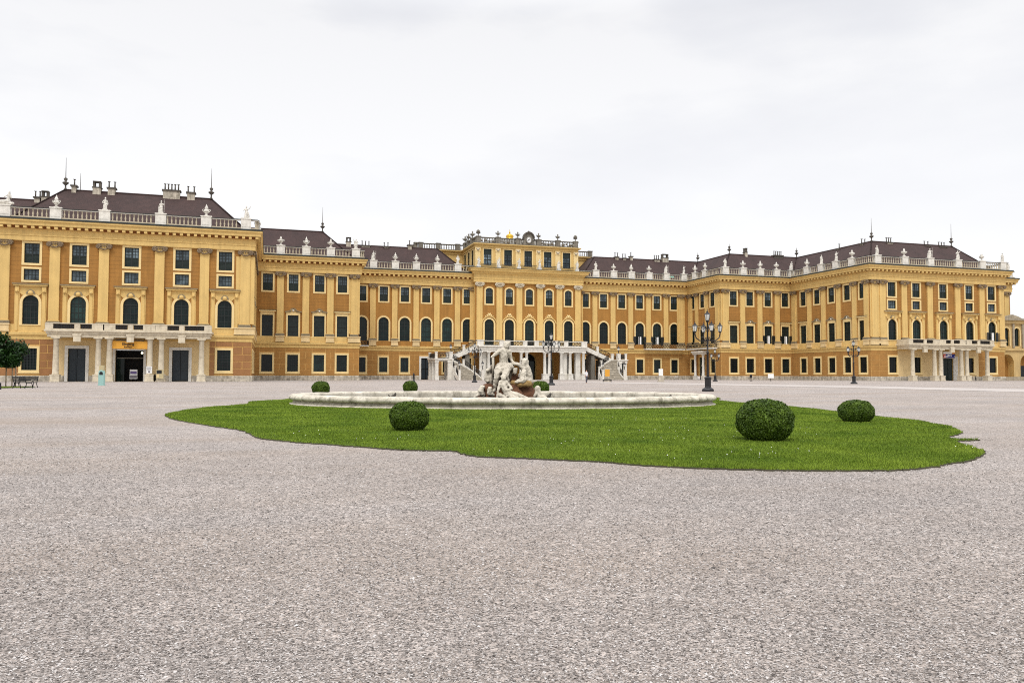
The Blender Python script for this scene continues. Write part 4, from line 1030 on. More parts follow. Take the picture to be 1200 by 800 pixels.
        for t in ts[1:]:
            p, d = bz(t); nn = Vector((-d.y, d.x))*sd; b = p+nn*(W_(t)+.17); z = LZ-LZ*t
            posts_.append((b.x, b.y, .2, max(0, z-.5), z+(1.3 if t < .9 else 1.9)))
        for j in range(3):
            (pa, da), (pb, db) = bz(ts[j]+.05), bz(ts[j+1]-.05); na, nb = Vector((-da.y, da.x))*sd, Vector((-db.y, db.x))*sd
            a, b = pa+na*(W_(ts[j])+.17), pb+nb*(W_(ts[j+1])+.17); runs.append(((X(a.x), a.y, LZ-LZ*ts[j]-.15), (X(b.x), b.y, LZ-LZ*ts[j+1]+.15), .4, 1.25, 4))
    o = pput('staircase', S.mesh('staircase'), PAL, fz.p(0, 0, 0))
    pput('landing', LD.mesh('landing'), o, fz.p(0, 0, 0))
    for a_ in runs: t = MB(); iron_run(t, *a_); pput('railing', t.mesh('railing'), o, fz.p(0, 0, 0))
    for x, y, q, z0, z1 in posts_:
        t = MB(); t.box(-q, q, -q, q, z0, z1, 'stone'); t.box(-q-.06, q+.06, -q-.06, q+.06, z1, z1+.12, 'stone'); pput('stair_post', t.mesh('stair_post'), o, fz.p(X(x), y, 0))
    lan = MB(); lan.lathe([(.2, 0), (.08, .1), (.06, .6), (.1, .65), (.24, .7)], 'iron', (0, 0, 0), 8); lan.lathe([(.2, .7), (.3, 1.15)], 'glass_lamp', (0, 0, 0), 6, False)
    lan.lathe([(.34, 1.15), (.3, 1.22), (.1, 1.45), (.05, 1.6), (.02, 1.75)], 'iron', (0, 0, 0), 8)
    me = lan.mesh('lantern'); pput('lantern', me, o, fz.p(X(lx0+.28), ly0+.3, LZ+1.3))
    for sd in (-1, 1):
        p, d = bz(.98); nn = Vector((-d.y, d.x))*sd; b = p+nn*(W_(1)+.17); pput('lantern', me, o, fz.p(X(b.x), b.y, 2.08))
M['tread'] = plain('worn_tread', (150, 142, 128), .9, .2, 2)
stair(-1); stair(1)
# iron balcony in the right corner
t = MB(); t.box(27.9+.0, 37.9, -1.5, 0, 6.78, 7.05, 'stone'); b2 = pput('balcony', t.mesh('balcony'), PAL, (MX, DM, 0))
t = MB(); t.box(-1.5, 0, -12.8, -1.5, 6.78, 7.05, 'stone'); pput('balcony', t.mesh('balcony'), PAL, (C+W2, DM, 0))
for p0, p1, n_ in (((MX+28, DM-1.4, 7.05), (C+W2-1.5, DM-1.4, 7.05), 16), ((C+W2-1.42, DM-1.5, 7.05), (C+W2-1.42, DM-12.6, 7.05), 18), ((MX+28, DM, 7.05), (MX+28, DM-1.3, 7.05), 2), ((C+W2, DM-12.7, 7.05), (C+W2-1.3, DM-12.7, 7.05), 2)):
    t = MB(); iron_run(t, p0, p1, .06, .98, n_); pput('railing', t.mesh('railing'), b2, (0, 0, 0))
t = MB(); t.box(MX-38.6, MX-34.6, DM-1.4, DM, 6.78, 7.02, 'stone'); b2 = pput('balcony', t.mesh('balcony'), PAL, (0, 0, 0))
for p0, p1, n_ in (((MX-38, DM-1.3, 7.02), (MX-34.8, DM-1.3, 7.02), 5), ((MX-34.7, DM-1.2, 7.02), (MX-34.7, DM, 7.02), 2)):
    t = MB(); iron_run(t, p0, p1, .06, .98, n_); pput('railing', t.mesh('railing'), b2, (0, 0, 0))

# --- chimneys, finials, skylight on the roofs
def chimney_mesh(w, pots, tall=.9, k='plinth'):
    mb = MB(); mb.box(-w, w, -.45, .45, -1.6, tall, k); mb.box(-w-.15, w+.15, -.6, .6, tall, tall+.22, 'dark_stone')
    for q in range(pots):
        x = 0 if pots == 1 else -w*.8+1.6*w*q/(pots-1); mb.lathe([(.11, 0), (.09, .9)], 'dark_stone', (x, 0, tall+.22), 8); mb.box(x-.16, x+.16, -.16, .16, tall+1.12, tall+1.18, 'dark_stone')
    return mb
def hood_chimney(w):
    mb = MB(); mb.box(-w, w, -.5, .5, -1.6, .5, 'plinth'); mb.box(-w-.1, w+.1, -.55, .55, .5, .65, 'dark_stone')
    for x in (-w+.15, w-.15): mb.box(x-.15, x+.15, -.4, .4, .65, 1.4, 'dark_stone')
    mb.box(-w, w, -.5, .5, 1.4, 1.55, 'dark_stone'); return mb
for key, x, y, mk in ((('L', 3), C-83.2, 0, chimney_mesh(.3, 1, .5)), (('L', 3), C-80.1, 0, hood_chimney(.55)), (('L', 3), C-78.1, 0, chimney_mesh(.5, 2, .5)), (('L', 3), C-69.7, 0, chimney_mesh(1.2, 5, .75)), (('L', 3), C-66.9, 0, chimney_mesh(.55, 2, .6)),
                      (('L', 1), C-90.7+.3, 9.5, chimney_mesh(.4, 2, .3)), (('L', 1), C-89.3, 9.5, hood_chimney(.5)),
                      (('L', 7), C-39.0, 37.65, hood_chimney(.5)), (('L', 7), C-35.4, 37.65, chimney_mesh(.9, 3, -.2)), (('L', 7), C-25.9, 37.65, chimney_mesh(.4, 1, .4)), (('L', 7), C-31, 37.65, chimney_mesh(.5, 2, -.3)),
                      (('R', 1), C+23.4, 37.65, chimney_mesh(.4, 2, .1)), (('R', 1), C+25.4, 37.65, chimney_mesh(.4, 2, -.1)), (('R', 1), C+27.2, 37.65, chimney_mesh(.3, 1, .4)), (('R', 1), C+34.0, 37.65, chimney_mesh(.7, 3, .0)), (('R', 1), C+36.2, 37.65, hood_chimney(.8)),
                      (('R', 3), C+49.5, 23.95, hood_chimney(.3)), (('R', 3), C+58.2, 23.95, chimney_mesh(1.2, 5, .1, 'dark_stone')),
                      (('R', 5), C+67.8, 0, chimney_mesh(.7, 3, -.2)), (('R', 5), C+77.6, 0, chimney_mesh(.6, 2, -.4)), (('R', 5), C+81.7, 0, chimney_mesh(.9, 3, -.4)),
                      (('R', 4), C+W1+6.5, 140.4-D1-6.5, chimney_mesh(.35, 1, -.2)), (('R', 4), C+W1+6.5, 133.2-D1-6.5, chimney_mesh(.5, 2, -.3))):
    pput('chimney', mk.mesh('chimney'), ROOFS[key], (x, D1+6.5+y, 28.65))
fm = MB(); fm.lathe([(.3, 0), (.12, .3), (.1, .7), (.42, 1.0), (.45, 1.15), (.12, 1.3), (.26, 1.6), (.26, 1.75), (.06, 1.9), (.05, 2.6), (.02, 4.9)], 'dark_stone', n=8)
fme = fm.mesh('finial')
fs_ = MB(); fs_.lathe([(.3, 0), (.12, .3), (.1, .7), (.42, 1.0), (.45, 1.15), (.12, 1.3), (.26, 1.6), (.26, 1.75), (.06, 1.9), (.03, 2.4)], 'dark_stone', n=8); fse = fs_.mesh('finial')
for key, P, i, me in ((('L', 3), LP, 3, fme), (('L', 3), LP, 4, fme), (('L', 5), LP, 6, fme), (('R', 2), RP, 2, fse), (('R', 3), RP, 3, fse), (('R', 4), RP, 4, fse), (('R', 5), RP, 5, fme), (('R', 5), RP, 6, fme), (('L', 1), LP, 2, fme)):
    nr, mt = miters(P); q = Vector(P[i])+mt[i]*-6.5; pput('finial', me, ROOFS[key], (q.x, q.y, 28.6))
t = MB(); t.add([(0, 0, 0), (1.3, 0, 0), (1.9, 3.0, 2.9), (.6, 3.0, 2.9)], [(0, 1, 2, 3)], 'copper'); pput('copper_panel', t.mesh('copper_panel'), ROOFS[('R', 1)], (C+34.9, DM+1.9, 23.95))

# ------------------------------------------------------------------ roof statues and urns
def statue_mesh(v):
    L = [((0, 0, .16), (0, 0, .8), .3, .24), ((0, .02, .7), (.03, 0, 1.2), .22, .2), ((.03, 0, 1.2), (.02, 0, 1.45), .2, .17), ((-.2, 0, 1.42), (.24, 0, 1.42), .1, .1), ((.02, 0, 1.5), (.03, -.02, 1.65), .07, .07), ((.03, -.03, 1.74), (.03, -.02, 1.84), .115, .11)]
    L += [((.12, -.1, .15), (.16, -.16, .9), .14, .13)]
    if v == 0: L += [((-.22, 0, 1.42), (-.36, -.05, 1.1), .075, .065), ((-.36, -.05, 1.1), (-.12, -.25, 1.0), .06, .05), ((.25, 0, 1.42), (.36, 0, 1.1), .075, .06), ((.36, 0, 1.1), (.34, -.1, .8), .06, .05)]
    if v == 1: L += [((-.22, 0, 1.42), (-.42, -.02, 1.6), .075, .06), ((-.42, -.02, 1.6), (-.4, -.1, 1.95), .055, .05), ((.25, 0, 1.42), (.4, 0, 1.12), .075, .06), ((.4, 0, 1.12), (.18, -.2, 1.0), .06, .05), ((-.3, .1, 1.3), (-.25, .1, .5), .12, .16)]
    if v == 2: L += [((.25, 0, 1.42), (.44, 0, 1.28), .075, .06), ((.44, 0, 1.28), (.5, -.05, 1.5), .055, .05), ((.5, -.05, .15), (.5, -.05, 2.05), .035, .03), ((-.22, 0, 1.42), (-.34, -.02, 1.1), .075, .06), ((-.34, -.02, 1.1), (-.3, -.12, .82), .06, .05), ((-.3, .05, .9), (-.3, .05, .2), .16, .2)]
    if v == 3: L += [((-.22, 0, 1.42), (-.4, -.1, 1.2), .075, .06), ((-.4, -.1, 1.2), (-.1, -.28, 1.3), .06, .05), ((.25, 0, 1.42), (.45, .05, 1.55), .075, .06), ((.45, .05, 1.55), (.62, 0, 1.85), .055, .05), ((.28, .05, .9), (.34, .05, .25), .13, .17)]
    if v == 4: L = [((-.7, 0, .35), (.4, 0, .5), .3, .3), ((.35, 0, .5), (.5, 0, 1.2), .25, .2), ((.5, -.02, 1.3), (.52, -.02, 1.95-.1), .19, .12), ((.3, -.1, 1.35), (-.1, -.2, 1.0), .08, .07), ((.7, 0, 1.35), (.8, 0, .9), .08, .07), ((-.9, 0, .45), (-1.0, -.1, .75), .2, .17), ((-1.0, 0, .2), (1.0, 0, .2), .16, .2)]
    L += [((-.26, 0, .08), (.26, 0, .08), .12, .12)]
    return body('stone_statue', L, 'statue', .035, 3, .018, 9)
STM = [statue_mesh(v) for v in range(5)]
def urn_mesh(v):
    mb = MB()
    if v == 0: mb.lathe([(.36, 0), (.36, .12), (.14, .22), (.11, .42), (.3, .6), (.5, .85), (.52, 1.0), (.3, 1.08), (.22, 1.2), (.32, 1.3), (.16, 1.4), (.14, 1.55), (.05, 1.75)], 'statue', n=14)
    else: mb.lathe([(.36, 0), (.36, .1), (.16, .2), (.12, .34), (.34, .55), (.42, .85), (.3, 1.1), (.22, 1.18), (.3, 1.25), (.26, 1.34), (.18, 1.5), (.09, 1.75), (.02, 1.95)], 'statue', n=14)
    for sg in (-1, 1):
        c = .46 if v == 0 else .4
        mb.tube([(sg*(c-.1), 0, 1.06), (sg*(c+.14), 0, 1.08), (sg*(c+.2), 0, .9), (sg*(c+.02), 0, .72)], .055, 'statue', 6)
    for q in range(10): a_ = q*PI/5; mb.sphere((.42*math.cos(a_), .42*math.sin(a_), .8 if v == 0 else .72), .09, 'statue', 6, 4)
    return mb.mesh('stone_urn')
URM = [urn_mesh(0), urn_mesh(1)]
ORD = ['first', 'second', 'third', 'fourth', 'fifth', 'sixth', 'seventh']
def ornaments(spots, kinds, where, mat=None, scale=1.0):
    for i, (p, kd) in enumerate(zip(spots, kinds)):
        o = 'last' if False else ORD[i]
        if kd[0] == 's':
            v = int(kd[1]); ob = put('stone_statue', STM[v], None, p, random.uniform(-.5, .5)); lab = ('white stone group of seated figures' if v == 4 else 'white stone statue'); cat = 'statue'; s = .98
        else:
            v = int(kd[1]); ob = put('stone_urn', URM[v], None, p, random.uniform(-.3, .3)); lab = 'white stone urn'; cat = 'urn'; s = .92
        ob.scale = (s*scale,)*3
        tag(ob, f'{lab}, {o} from left on balustrade of {where}', cat, 'statues and urns along the roof balustrade')
ornaments(SPOT['LP'], ['s4', 'u1', 's0', 's2', 'u1', 's3'], 'the nearest left pavilion')
ornaments(SPOT['L2'], ['u0', 'u1', 'u0', 's1'], 'the four-bay left wing')
ornaments(SPOT['LM'], ['s2', 'u1', 'u1', 'u1', 's0'], 'the long range left of the clock')
ornaments(SPOT['RM'], ['s0', 'u0', 'u1', 'u0', 's2', 's3'], 'the long range right of the clock')
ornaments(SPOT['R3'], ['u1', 'u0'], 'the short right corner return')
ornaments(SPOT['R2'], ['s0', 'u0', 'u1', 'u0', 's2'], 'the four-bay right wing')
ornaments(SPOT['RR'], ['u1', 's0', 's3', 'u0'], 'the right pavilion\'s side wall')
ornaments(SPOT['RP'], ['s0', 'u0', 's2', 's3', 'u0', 's0'], 'the five-bay right pavilion')
ornaments(SPOT['RO'], ['s1'], 'the far right set-back wing')
# statues on the cornice before the attic
for i, u in enumerate((-11.4, -6.9, -2.35, 2.35, 6.85, 11.2)):
    ob = put('stone_statue', STM[(0, 2, 0, 3, 2, 0)[i]], None, fa.p(u, -.85, 24.35), random.uniform(-.5, .5)); ob.scale = (.98,)*3
    b_ = MB(); b_.box(-.42, .42, -.32, .32, -.5, .02, 'stone'); b_.build('statue_base', ob)
    tag(ob, f'white stone statue before the attic windows below the clock, {ORD[i]} from left of six', 'statue', 'statues before the attic windows')
tro = MB(); tro.lathe([(.3, 0), (.12, .15), (.1, .45), (.3, .6), (.5, .95), (.45, 1.25), (.2, 1.5), (.05, 1.6)], 'attic_stone', n=10)
for q in range(7): a_ = q*.9; tro.sphere((.35*math.cos(a_), .35*math.sin(a_), .8+.12*(q % 3)), .2, 'dark_stone', 6, 4)
trm = tro.mesh('stone_trophy')
aum = MB(); aum.lathe([(.3, 0), (.12, .2), (.1, .4), (.36, .7), (.44, .9), (.2, 1.05), (.14, 1.2), (.2, 1.3), (.04, 1.6)], 'attic_stone', n=10)
for sg in (-1, 1): aum.tube([(sg*.3, 0, 1.0), (sg*.6, 0, 1.05), (sg*.55, 0, .8), (sg*.3, 0, .6)], .06, 'dark_stone', 5)
aume = aum.mesh('stone_urn')
for i, p in enumerate(SPOT['A']):
    tr = i in (0, 5); ob = put('stone_trophy' if tr else 'stone_urn', trm if tr else aume, None, p)
    ob.scale = (.9,)*3
    tag(ob, (f'dark round stone trophy on the {"left" if i == 0 else "right"} front corner of the clock attic' if tr else f'grey weathered stone urn on the clock attic parapet, {ORD[i]} ornament from left'), 'trophy' if tr else 'urn', 'ornaments on the attic parapet')
for i, p in enumerate(SPOT['AS']):
    ob = put('stone_urn', aume, None, p); tag(ob, f'grey stone urn on the left side parapet of the clock attic, {ORD[i]} from left', 'urn', 'ornaments on the attic parapet')

# ------------------------------------------------------------------ arcade building at the far right
M['annex'] = plain('annex_plaster', (206, 176, 120), .9, .12, .6, streak=.2); M['annex_stone'] = plain('annex_stone', (172, 160, 138), .9, .2, 1, streak=.3)
AR = empty('arcade_building', (C+W0+12, D1+4, 0), 'low yellow arcaded side building with round arch at far right of the palace', 'building')
def arput(name, mb, parent=None):
    o = mb.build(name, parent or AR); 
    if not parent: o.matrix_local = Matrix.Translation((-C-W0-12, -D1-4, 0))
    return o
ox, oy = C+W0+.4, D1+4.0
def arx(mbx):  return mbx
fA = [(3.6+i*5.6) for i in range(5)]
me = wall_mesh('wall', 0, 28, 0, 6.9, [(u+1.4, 1.9, .02, 5.6, 'arch') for u in fA], 'annex', 1.5)
o = put('wall', me, AR, (-11.6, 0, 0))
me = wall_mesh('upper_wall', 0, 28, 6.9, 12.2, [(u-1.3+q*2.7, .75, 7.4, 11.3, 'arch') for u in fA for q in (0, 1)], 'annex', .3)
put('upper_wall', me, AR, (-11.6, 0, 0))
for u in fA:
    t = MB(); pts = arch_pts(1.9, .02, 5.6); t.add([(x, 1.5, z) for x, z in pts], [tuple(range(len(pts)))], 'ochre_plain'); t.box(-.9, .9, 1.42, 1.49, .05, 3.2, 'door')
    t.build('archway_door', AR, (-11.6+u+1.4, 0, 0))
    for q in (0, 1):
        t = MB(); pts = arch_pts(.75, 0, 3.9); t.add([(x, .28, z) for x, z in pts], [tuple(range(len(pts)))], 'glass_dark'); t.box(-.04, .04, .2, .27, 0, 3.8, 'green_frame'); t.box(-.75, .75, .2, .27, 1.8, 1.9, 'green_frame')
        t.strip(arch_pts(.75, 0, 3.9), arch_pts(1.0, 0, 4.15), -.08, .02, 'trim'); t.build('arched_window', AR, (-11.6+u-1.3+q*2.7, 0, 7.4))
t = MB(); t.box(0, 28, -.3, 0, 6.4, 6.9, 'annex'); t.box(0, 28, -.4, 0, 12.2, 12.9, 'annex'); t.box(0, 28, -.8, 0, 12.9, 13.3, 'annex_stone'); t.box(0, 28, -.14, 0, 0, .8, 'annex_stone')
for i in range(11): t.box(1.1+i*2.7, 1.6+i*2.7, -.28, 0, 7.0, 12.2, 'annex_stone')
t.build('cornice', AR, (-11.6, 0, 0))
t = MB(); t.poly_extrude([(3.6, 13.3), (9, 13.3), (7.9, 13.75), (6.3, 14.15), (4.7, 13.75)], -.5, .3, 'annex_stone'); t.box(0, 28, .5, 12, 13.2, 13.35, 'lead'); t.build('gable', AR, (-11.6, 0, 0))
t = MB(); t.lathe([(1.9, 11), (1.9, 13.9), (2.7, 14.0), (2.5, 14.6), (2.0, 15.3), (1.1, 15.8), (.2, 16.0)], 'modillion', (0, 0, 0), 14); t.build('dome', AR, (-11.6+1.6, 4.2, 0))

# ------------------------------------------------------------------ lawn
def smooth_poly(pts, n=6):
    out = []; L = len(pts)
    for i in range(L):
        p0, p1, p2, p3 = [Vector(pts[(i+k) % L]) for k in (-1, 0, 1, 2)]
        for j in range(n):
            t = j/n; out.append(tuple(.5*((2*p1)+(p2-p0)*t+(2*p0-5*p1+4*p2-p3)*t*t+(3*p1-p0-3*p2+p3)*t**3)))
    return out
LAWN = [(-2.66, 23.41), (-2.06, 20.86), (-1.23, 18.58), (-.57, 17.02), (-.38, 16.37), (-.2, 15.1), (.01, 14.4), (.47, 13.66), (1.0, 13.04), (1.72, 12.11), (2.1, 11.72), (2.65, 11.46), (2.7, 11.1), (2.8, 10.62), (3.41, 10.14), (4.18, 9.5), (4.63, 8.88), (5.49, 8.25), (6.24, 7.92), (7.06, 7.68), (7.61, 7.7), (8.5, 8.02), (9.24, 8.37), (10.24, 9.1),
        (10.5, 9.45), (11.06, 10.28), (11.38, 10.7), (11.9, 10.74), (11.95, 10.84), (11.72, 10.98), (11.85, 11.3), (13.27, 12.32), (14.56, 13.9), (15.68, 16.06), (16.04, 17.8), (17.22, 21.12), (17.98, 23.91), (18.4, 27.4), (19.2, 30.5), (21.5, 34.5), (22.0, 40), (17, 44.0), (9, 45), (3, 42), (1.29, 37.83), (.35, 35.51), (-.64, 34.17), (-.74, 31.14), (-1.91, 28.68), (-2.6, 25.53)]
LP_ = smooth_poly(LAWN, 5)
LP_ = [((x0*(3-k)+x1*k)/3, (y0*(3-k)+y1*k)/3) for (x0, y0), (x1, y1) in zip(LP_, LP_[1:]+LP_[:1]) for k in range(3)]
jit = [(x+RNG.normal(0, .022), y+RNG.normal(0, .022)) for x, y in LP_]
def inside(px, py, poly):
    ins = np.zeros(len(px), bool); n = len(poly)
    for i in range(n):
        x0, y0 = poly[i]; x1, y1 = poly[(i+1) % n]
        c = ((y0 > py) != (y1 > py)) & (px < (x1-x0)*(py-y0)/((y1-y0) or 1e-9)+x0); ins ^= c
    return ins
FCX, FCY = cam(-.35, 30.6)
def frame_of(px, py):
    l = px*math.cos(TH)-py*math.sin(TH); d = px*math.sin(TH)+py*math.cos(TH); return l, d
cxm = sum(p[0] for p in jit)/len(jit); cym = sum(p[1] for p in jit)/len(jit)
t = MB(); n = len(jit)
from mathutils.geometry import tessellate_polygon
tri = tessellate_polygon([[Vector((x, y, 0)) for x, y in jit]])
t.add([(x, y, .02) for x, y in jit], [tuple(q) if (Vector(jit[q[1]])-Vector(jit[q[0]])).cross(Vector(jit[q[2]])-Vector(jit[q[0]])) > 0 else tuple(reversed(q)) for q in tri], 'turf')
t.add([(x, y, .02) for x, y in jit]+[(x+(x-cxm)*.0015, y+(y-cym)*.0015, 0) for x, y in jit], [(i, n+i, n+(i+1) % n, (i+1) % n) for i in range(n)], 'soil')
tag(t.build('lawn'), kind='structure')
def grass():
    NB = 700000
    d = 8.0+38*RNG.random(NB*3)**1.9; l = (RNG.random(NB*3)*2-1)*(d*.7)
    px = l*math.cos(TH)+d*math.sin(TH); py = -l*math.sin(TH)+d*math.cos(TH)
    ok = inside(px, py, jit) & ((((l+.35)/8.2)**2+((d-30.6)/5.4)**2) > 1.0)
    px, py, d = px[ok][:NB], py[ok][:NB], d[ok][:NB]; k = len(px)
    h = (.014+.02*RNG.random(k))*(1+.25*np.sin(px*3+py*2)); wv = (.0035+.0016*np.maximum(0, d-9)*.32)*(1+.4*RNG.random(k))
    a = RNG.random(k)*2*PI; lx = np.cos(a)*h*.6; ly = np.sin(a)*h*.6; b = RNG.random(k)*2*PI
    v = np.empty((k, 3, 3)); v[:, 0] = np.stack([px-np.cos(b)*wv, py-np.sin(b)*wv, np.full(k, .015)], 1); v[:, 1] = np.stack([px+np.cos(b)*wv, py+np.sin(b)*wv, np.full(k, .015)], 1); v[:, 2] = np.stack([px+lx, py+ly, .02+h], 1)
    tag(put('grass', np_mesh('grass', v.reshape(-1), 3, 'grass')), kind='stuff')
grass()
def daisies():
    v = []
    ctr = [(6.5+RNG.normal(0, 2.6), 12+RNG.normal(0, 2.6)) for _ in range(16)]
    for _ in range(110):
        c = ctr[RNG.integers(len(ctr))]; v.append((c[0]+RNG.normal(0, .55), c[1]+RNG.normal(0, .4)))
    v = np.array(v); v = v[inside(v[:, 0], v[:, 1], jit)]
    mb = MB()
    for x, y in v:
        r = .004+.003*RNG.random(); z = .06+.015*RNG.random(); q = RNG.random()*.6
        mb.add([(x+r*math.cos(a), y+r*math.sin(a), z+(.6*r*math.sin(a+q))) for a in [j*PI/3 for j in range(6)]], [tuple(range(6))], 'white')
    tag(mb.build('daisies'), kind='stuff')
daisies()
# loose stones lying on the gravel in the foreground
def pebbles():
    K = 300000
    d = 2.5+16.0*RNG.random(K)**1.9; l = (RNG.random(K)*2-1)*(d*.72)
    px = l*math.cos(TH)+d*math.sin(TH); py = -l*math.sin(TH)+d*math.cos(TH)
    ok = ~inside(px, py, jit) & (RNG.random(K) < np.clip((17.0-d)/9.0, 0, 1)**1.3); px, py, d = px[ok], py[ok], d[ok]; K = len(px)
    r = (.003+.0036*RNG.random(K)**2.0)*(1+.22*(d-2.5)/4); big = RNG.random(K) < .002; r[big] *= 1.7
    base = np.array([(1,0,0),(0,1,0),(-1,0,0),(0,-1,0),(0,0,1),(.7,.7,.1)], float)[:5]
    tri = np.array([(0,1,4),(1,2,4),(2,3,4),(3,0,4)])
    a = RNG.random(K)*2*PI; sx = r*(.8+.8*RNG.random(K)); sy = r*(.7+.5*RNG.random(K)); sz = r*(.5+.7*RNG.random(K))
    V = np.empty((K, 5, 3))
    for i, (bx_, by_, bz_) in enumerate(base):
        jx = bx_+RNG.normal(0, .22, K); jy = by_+RNG.normal(0, .22, K)
        X = jx*sx; Y = jy*sy; V[:, i, 0] = px+X*np.cos(a)-Y*np.sin(a); V[:, i, 1] = py+X*np.sin(a)+Y*np.cos(a); V[:, i, 2] = (bz_*sz*(1+RNG.normal(0, .2, K)) if bz_ else .0005+RNG.random(K)*r*.5)
    F = (np.arange(K)[:, None, None]*5+tri[None]).reshape(-1, 3)
    tag(put('loose_gravel', indexed_mesh('loose_gravel', V.reshape(-1, 3), F, 'pebble', False)), kind='stuff')
def pebble_mat():
    m, nt, b = nodes_of('gravel_stones'); g = nt.nodes.new('ShaderNodeNewGeometry')
    r = nt.nodes.new('ShaderNodeValToRGB'); els = r.color_ramp.elements
    for _ in range(3): els.new(.5)
    for e_, (p, c) in zip(els, [(0, (78, 73, 70)), (.3, (130, 123, 118)), (.6, (161, 154, 149)), (.88, (183, 177, 173)), (1, (204, 200, 197))]): e_.position = p; e_.color = (*lin(c), 1)
    nt.links.new(g.outputs['Random Per Island'], r.inputs[0])
    nt.links.new(mixrgb(nt, 1.0, r.outputs[0], ramp(nt, noise(nt, .8, 4), [(.3, .9), (.7, 1.08)]), 'MULTIPLY'), b.inputs['Base Color']); b.inputs['Roughness'].default_value = .9
    return m
M['pebble'] = pebble_mat()
pebbles()

# ------------------------------------------------------------------ fountain basin
FB = empty('fountain_basin', (FCX, FCY, 0), 'wide low oval stone fountain basin with rounded weathered rim on the lawn', 'fountain', rz=-TH)
def ellipse_sweep(prof, k, n=220, groove=True, a0=8.1, b0=5.3):
    mb = MB(); vs = []; fs = []; m = len(prof)
    for i in range(n):
        t = 2*PI*i/n; g = -.02 if (groove and i % 8 == 0) else 0
        ca, sa = math.cos(t), math.sin(t)
        for o, z in prof: vs.append(((a0+o+g)*ca, (b0+o+g)*sa, z+g*.4+.006*math.sin(i*.9)*(z > .2)))
    for i in range(n):
        for j in range(m-1): i2 = (i+1) % n; fs.append((i*m+j, i2*m+j, i2*m+j+1, i*m+j+1))
    mb.add(vs, fs, k, True); return mb
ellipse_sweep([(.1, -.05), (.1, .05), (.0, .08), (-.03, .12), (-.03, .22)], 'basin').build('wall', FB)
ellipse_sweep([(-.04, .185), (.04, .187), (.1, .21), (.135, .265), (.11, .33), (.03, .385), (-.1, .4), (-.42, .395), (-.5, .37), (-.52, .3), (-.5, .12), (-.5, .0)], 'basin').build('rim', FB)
mb = MB(); mb.add([(7.7*math.cos(2*PI*i/90), 4.9*math.sin(2*PI*i/90), .115) for i in range(90)], [tuple(range(90))], 'water'); tag(mb.build('water', FB))
def spout():
    return body('water_spout', [((-.16, 0, 0), (.1, 0, .12), .1, .12), ((.1, 0, .12), (.22, -.05, .26), .1, .07), ((-.16, 0, .05), (-.3, 0, .2), .06, .03)], 'dark_stone', .02, 3, .01, 14)
spm = spout()
for l, d in ((-4.8, 3.2), (1.9, 3.4), (6.6, .9)): put('water_spout', spm, FB, (l, d, .1)).scale = (.6, .6, .8)

# ------------------------------------------------------------------ fountain sculpture (axes of the group: x right, y away from the viewer)
SC = empty('fountain_sculpture', (*cam(0, 30.3), .1), 'white marble sculpture group of three figures on brown rocks standing in the fountain basin', 'sculpture', rz=-TH)
def px(x, y, dep=0.0):
    return ((x-600)*.0331, dep, 1.055+(438.4-y)*.0331)
def limb(a, b, ra, rb): return (px(*a), px(*b), ra, rb)
man = [limb((590.5, 412, .0), (590.5, 420, .0), 0.172, 0.172), limb((590.5, 420, 0), (590, 429, 0), 0.163, 0.181), limb((585.5, 411.5, 0), (596, 412, 0), 0.108, 0.108),   # chest, belly, shoulders
       limb((591.5, 409, 0), (592.6, 406.5, -.02), 0.072, 0.072), limb((593.2, 405.4, -.03), (593.4, 403.6, 0), 0.104, 0.113), limb((595.5, 402.6, .03), (592, 401.9, .04), 0.090, 0.072), limb((594.8, 405, .08), (595.5, 408, .08), 0.081, 0.054),  # neck, head, hair
       limb((585.2, 411.6, 0), (580.5, 415.5, -.1), 0.090, 0.077), limb((580.5, 415.5, -.1), (577, 417.8, -.16), 0.072, 0.059), limb((577.6, 417.6, -.17), (576.2, 418.8, -.2), 0.059, 0.041),
       limb((596.4, 412.5, 0), (598.4, 420, .05), 0.090, 0.077), limb((598.4, 420, .05), (600.6, 425.2, .0), 0.072, 0.054), limb((600.6, 425.2, 0), (608.5, 426.2, -.02), 0.063, 0.050),
       limb((586, 431, -.05), (597, 430, -.05), 0.206, 0.189), limb((584, 434, -.15), (590, 434, -.2), 0.172, 0.172), limb((599, 429, 0), (602, 434, -.05), 0.108, 0.072),   # draped hips
       limb((585.5, 433, -.15), (582.3, 443, -.35), 0.172, 0.120), limb((582.3, 443, -.35), (579.6, 455.5, -.25), 0.113, 0.072), limb((579.6, 456.5, -.28), (577, 459.4, -.5), 0.072, 0.050),
       limb((593.5, 433, -.2), (592, 440, -.45), 0.172, 0.129), limb((592, 440, -.45), (596.5, 452, -.25), 0.117, 0.081), limb((597, 433, 0), (597.5, 446, .1), 0.117, 0.108)]
put('male_figure', body('male_figure', man, 'marble', .02, 2, .022, 11), SC)
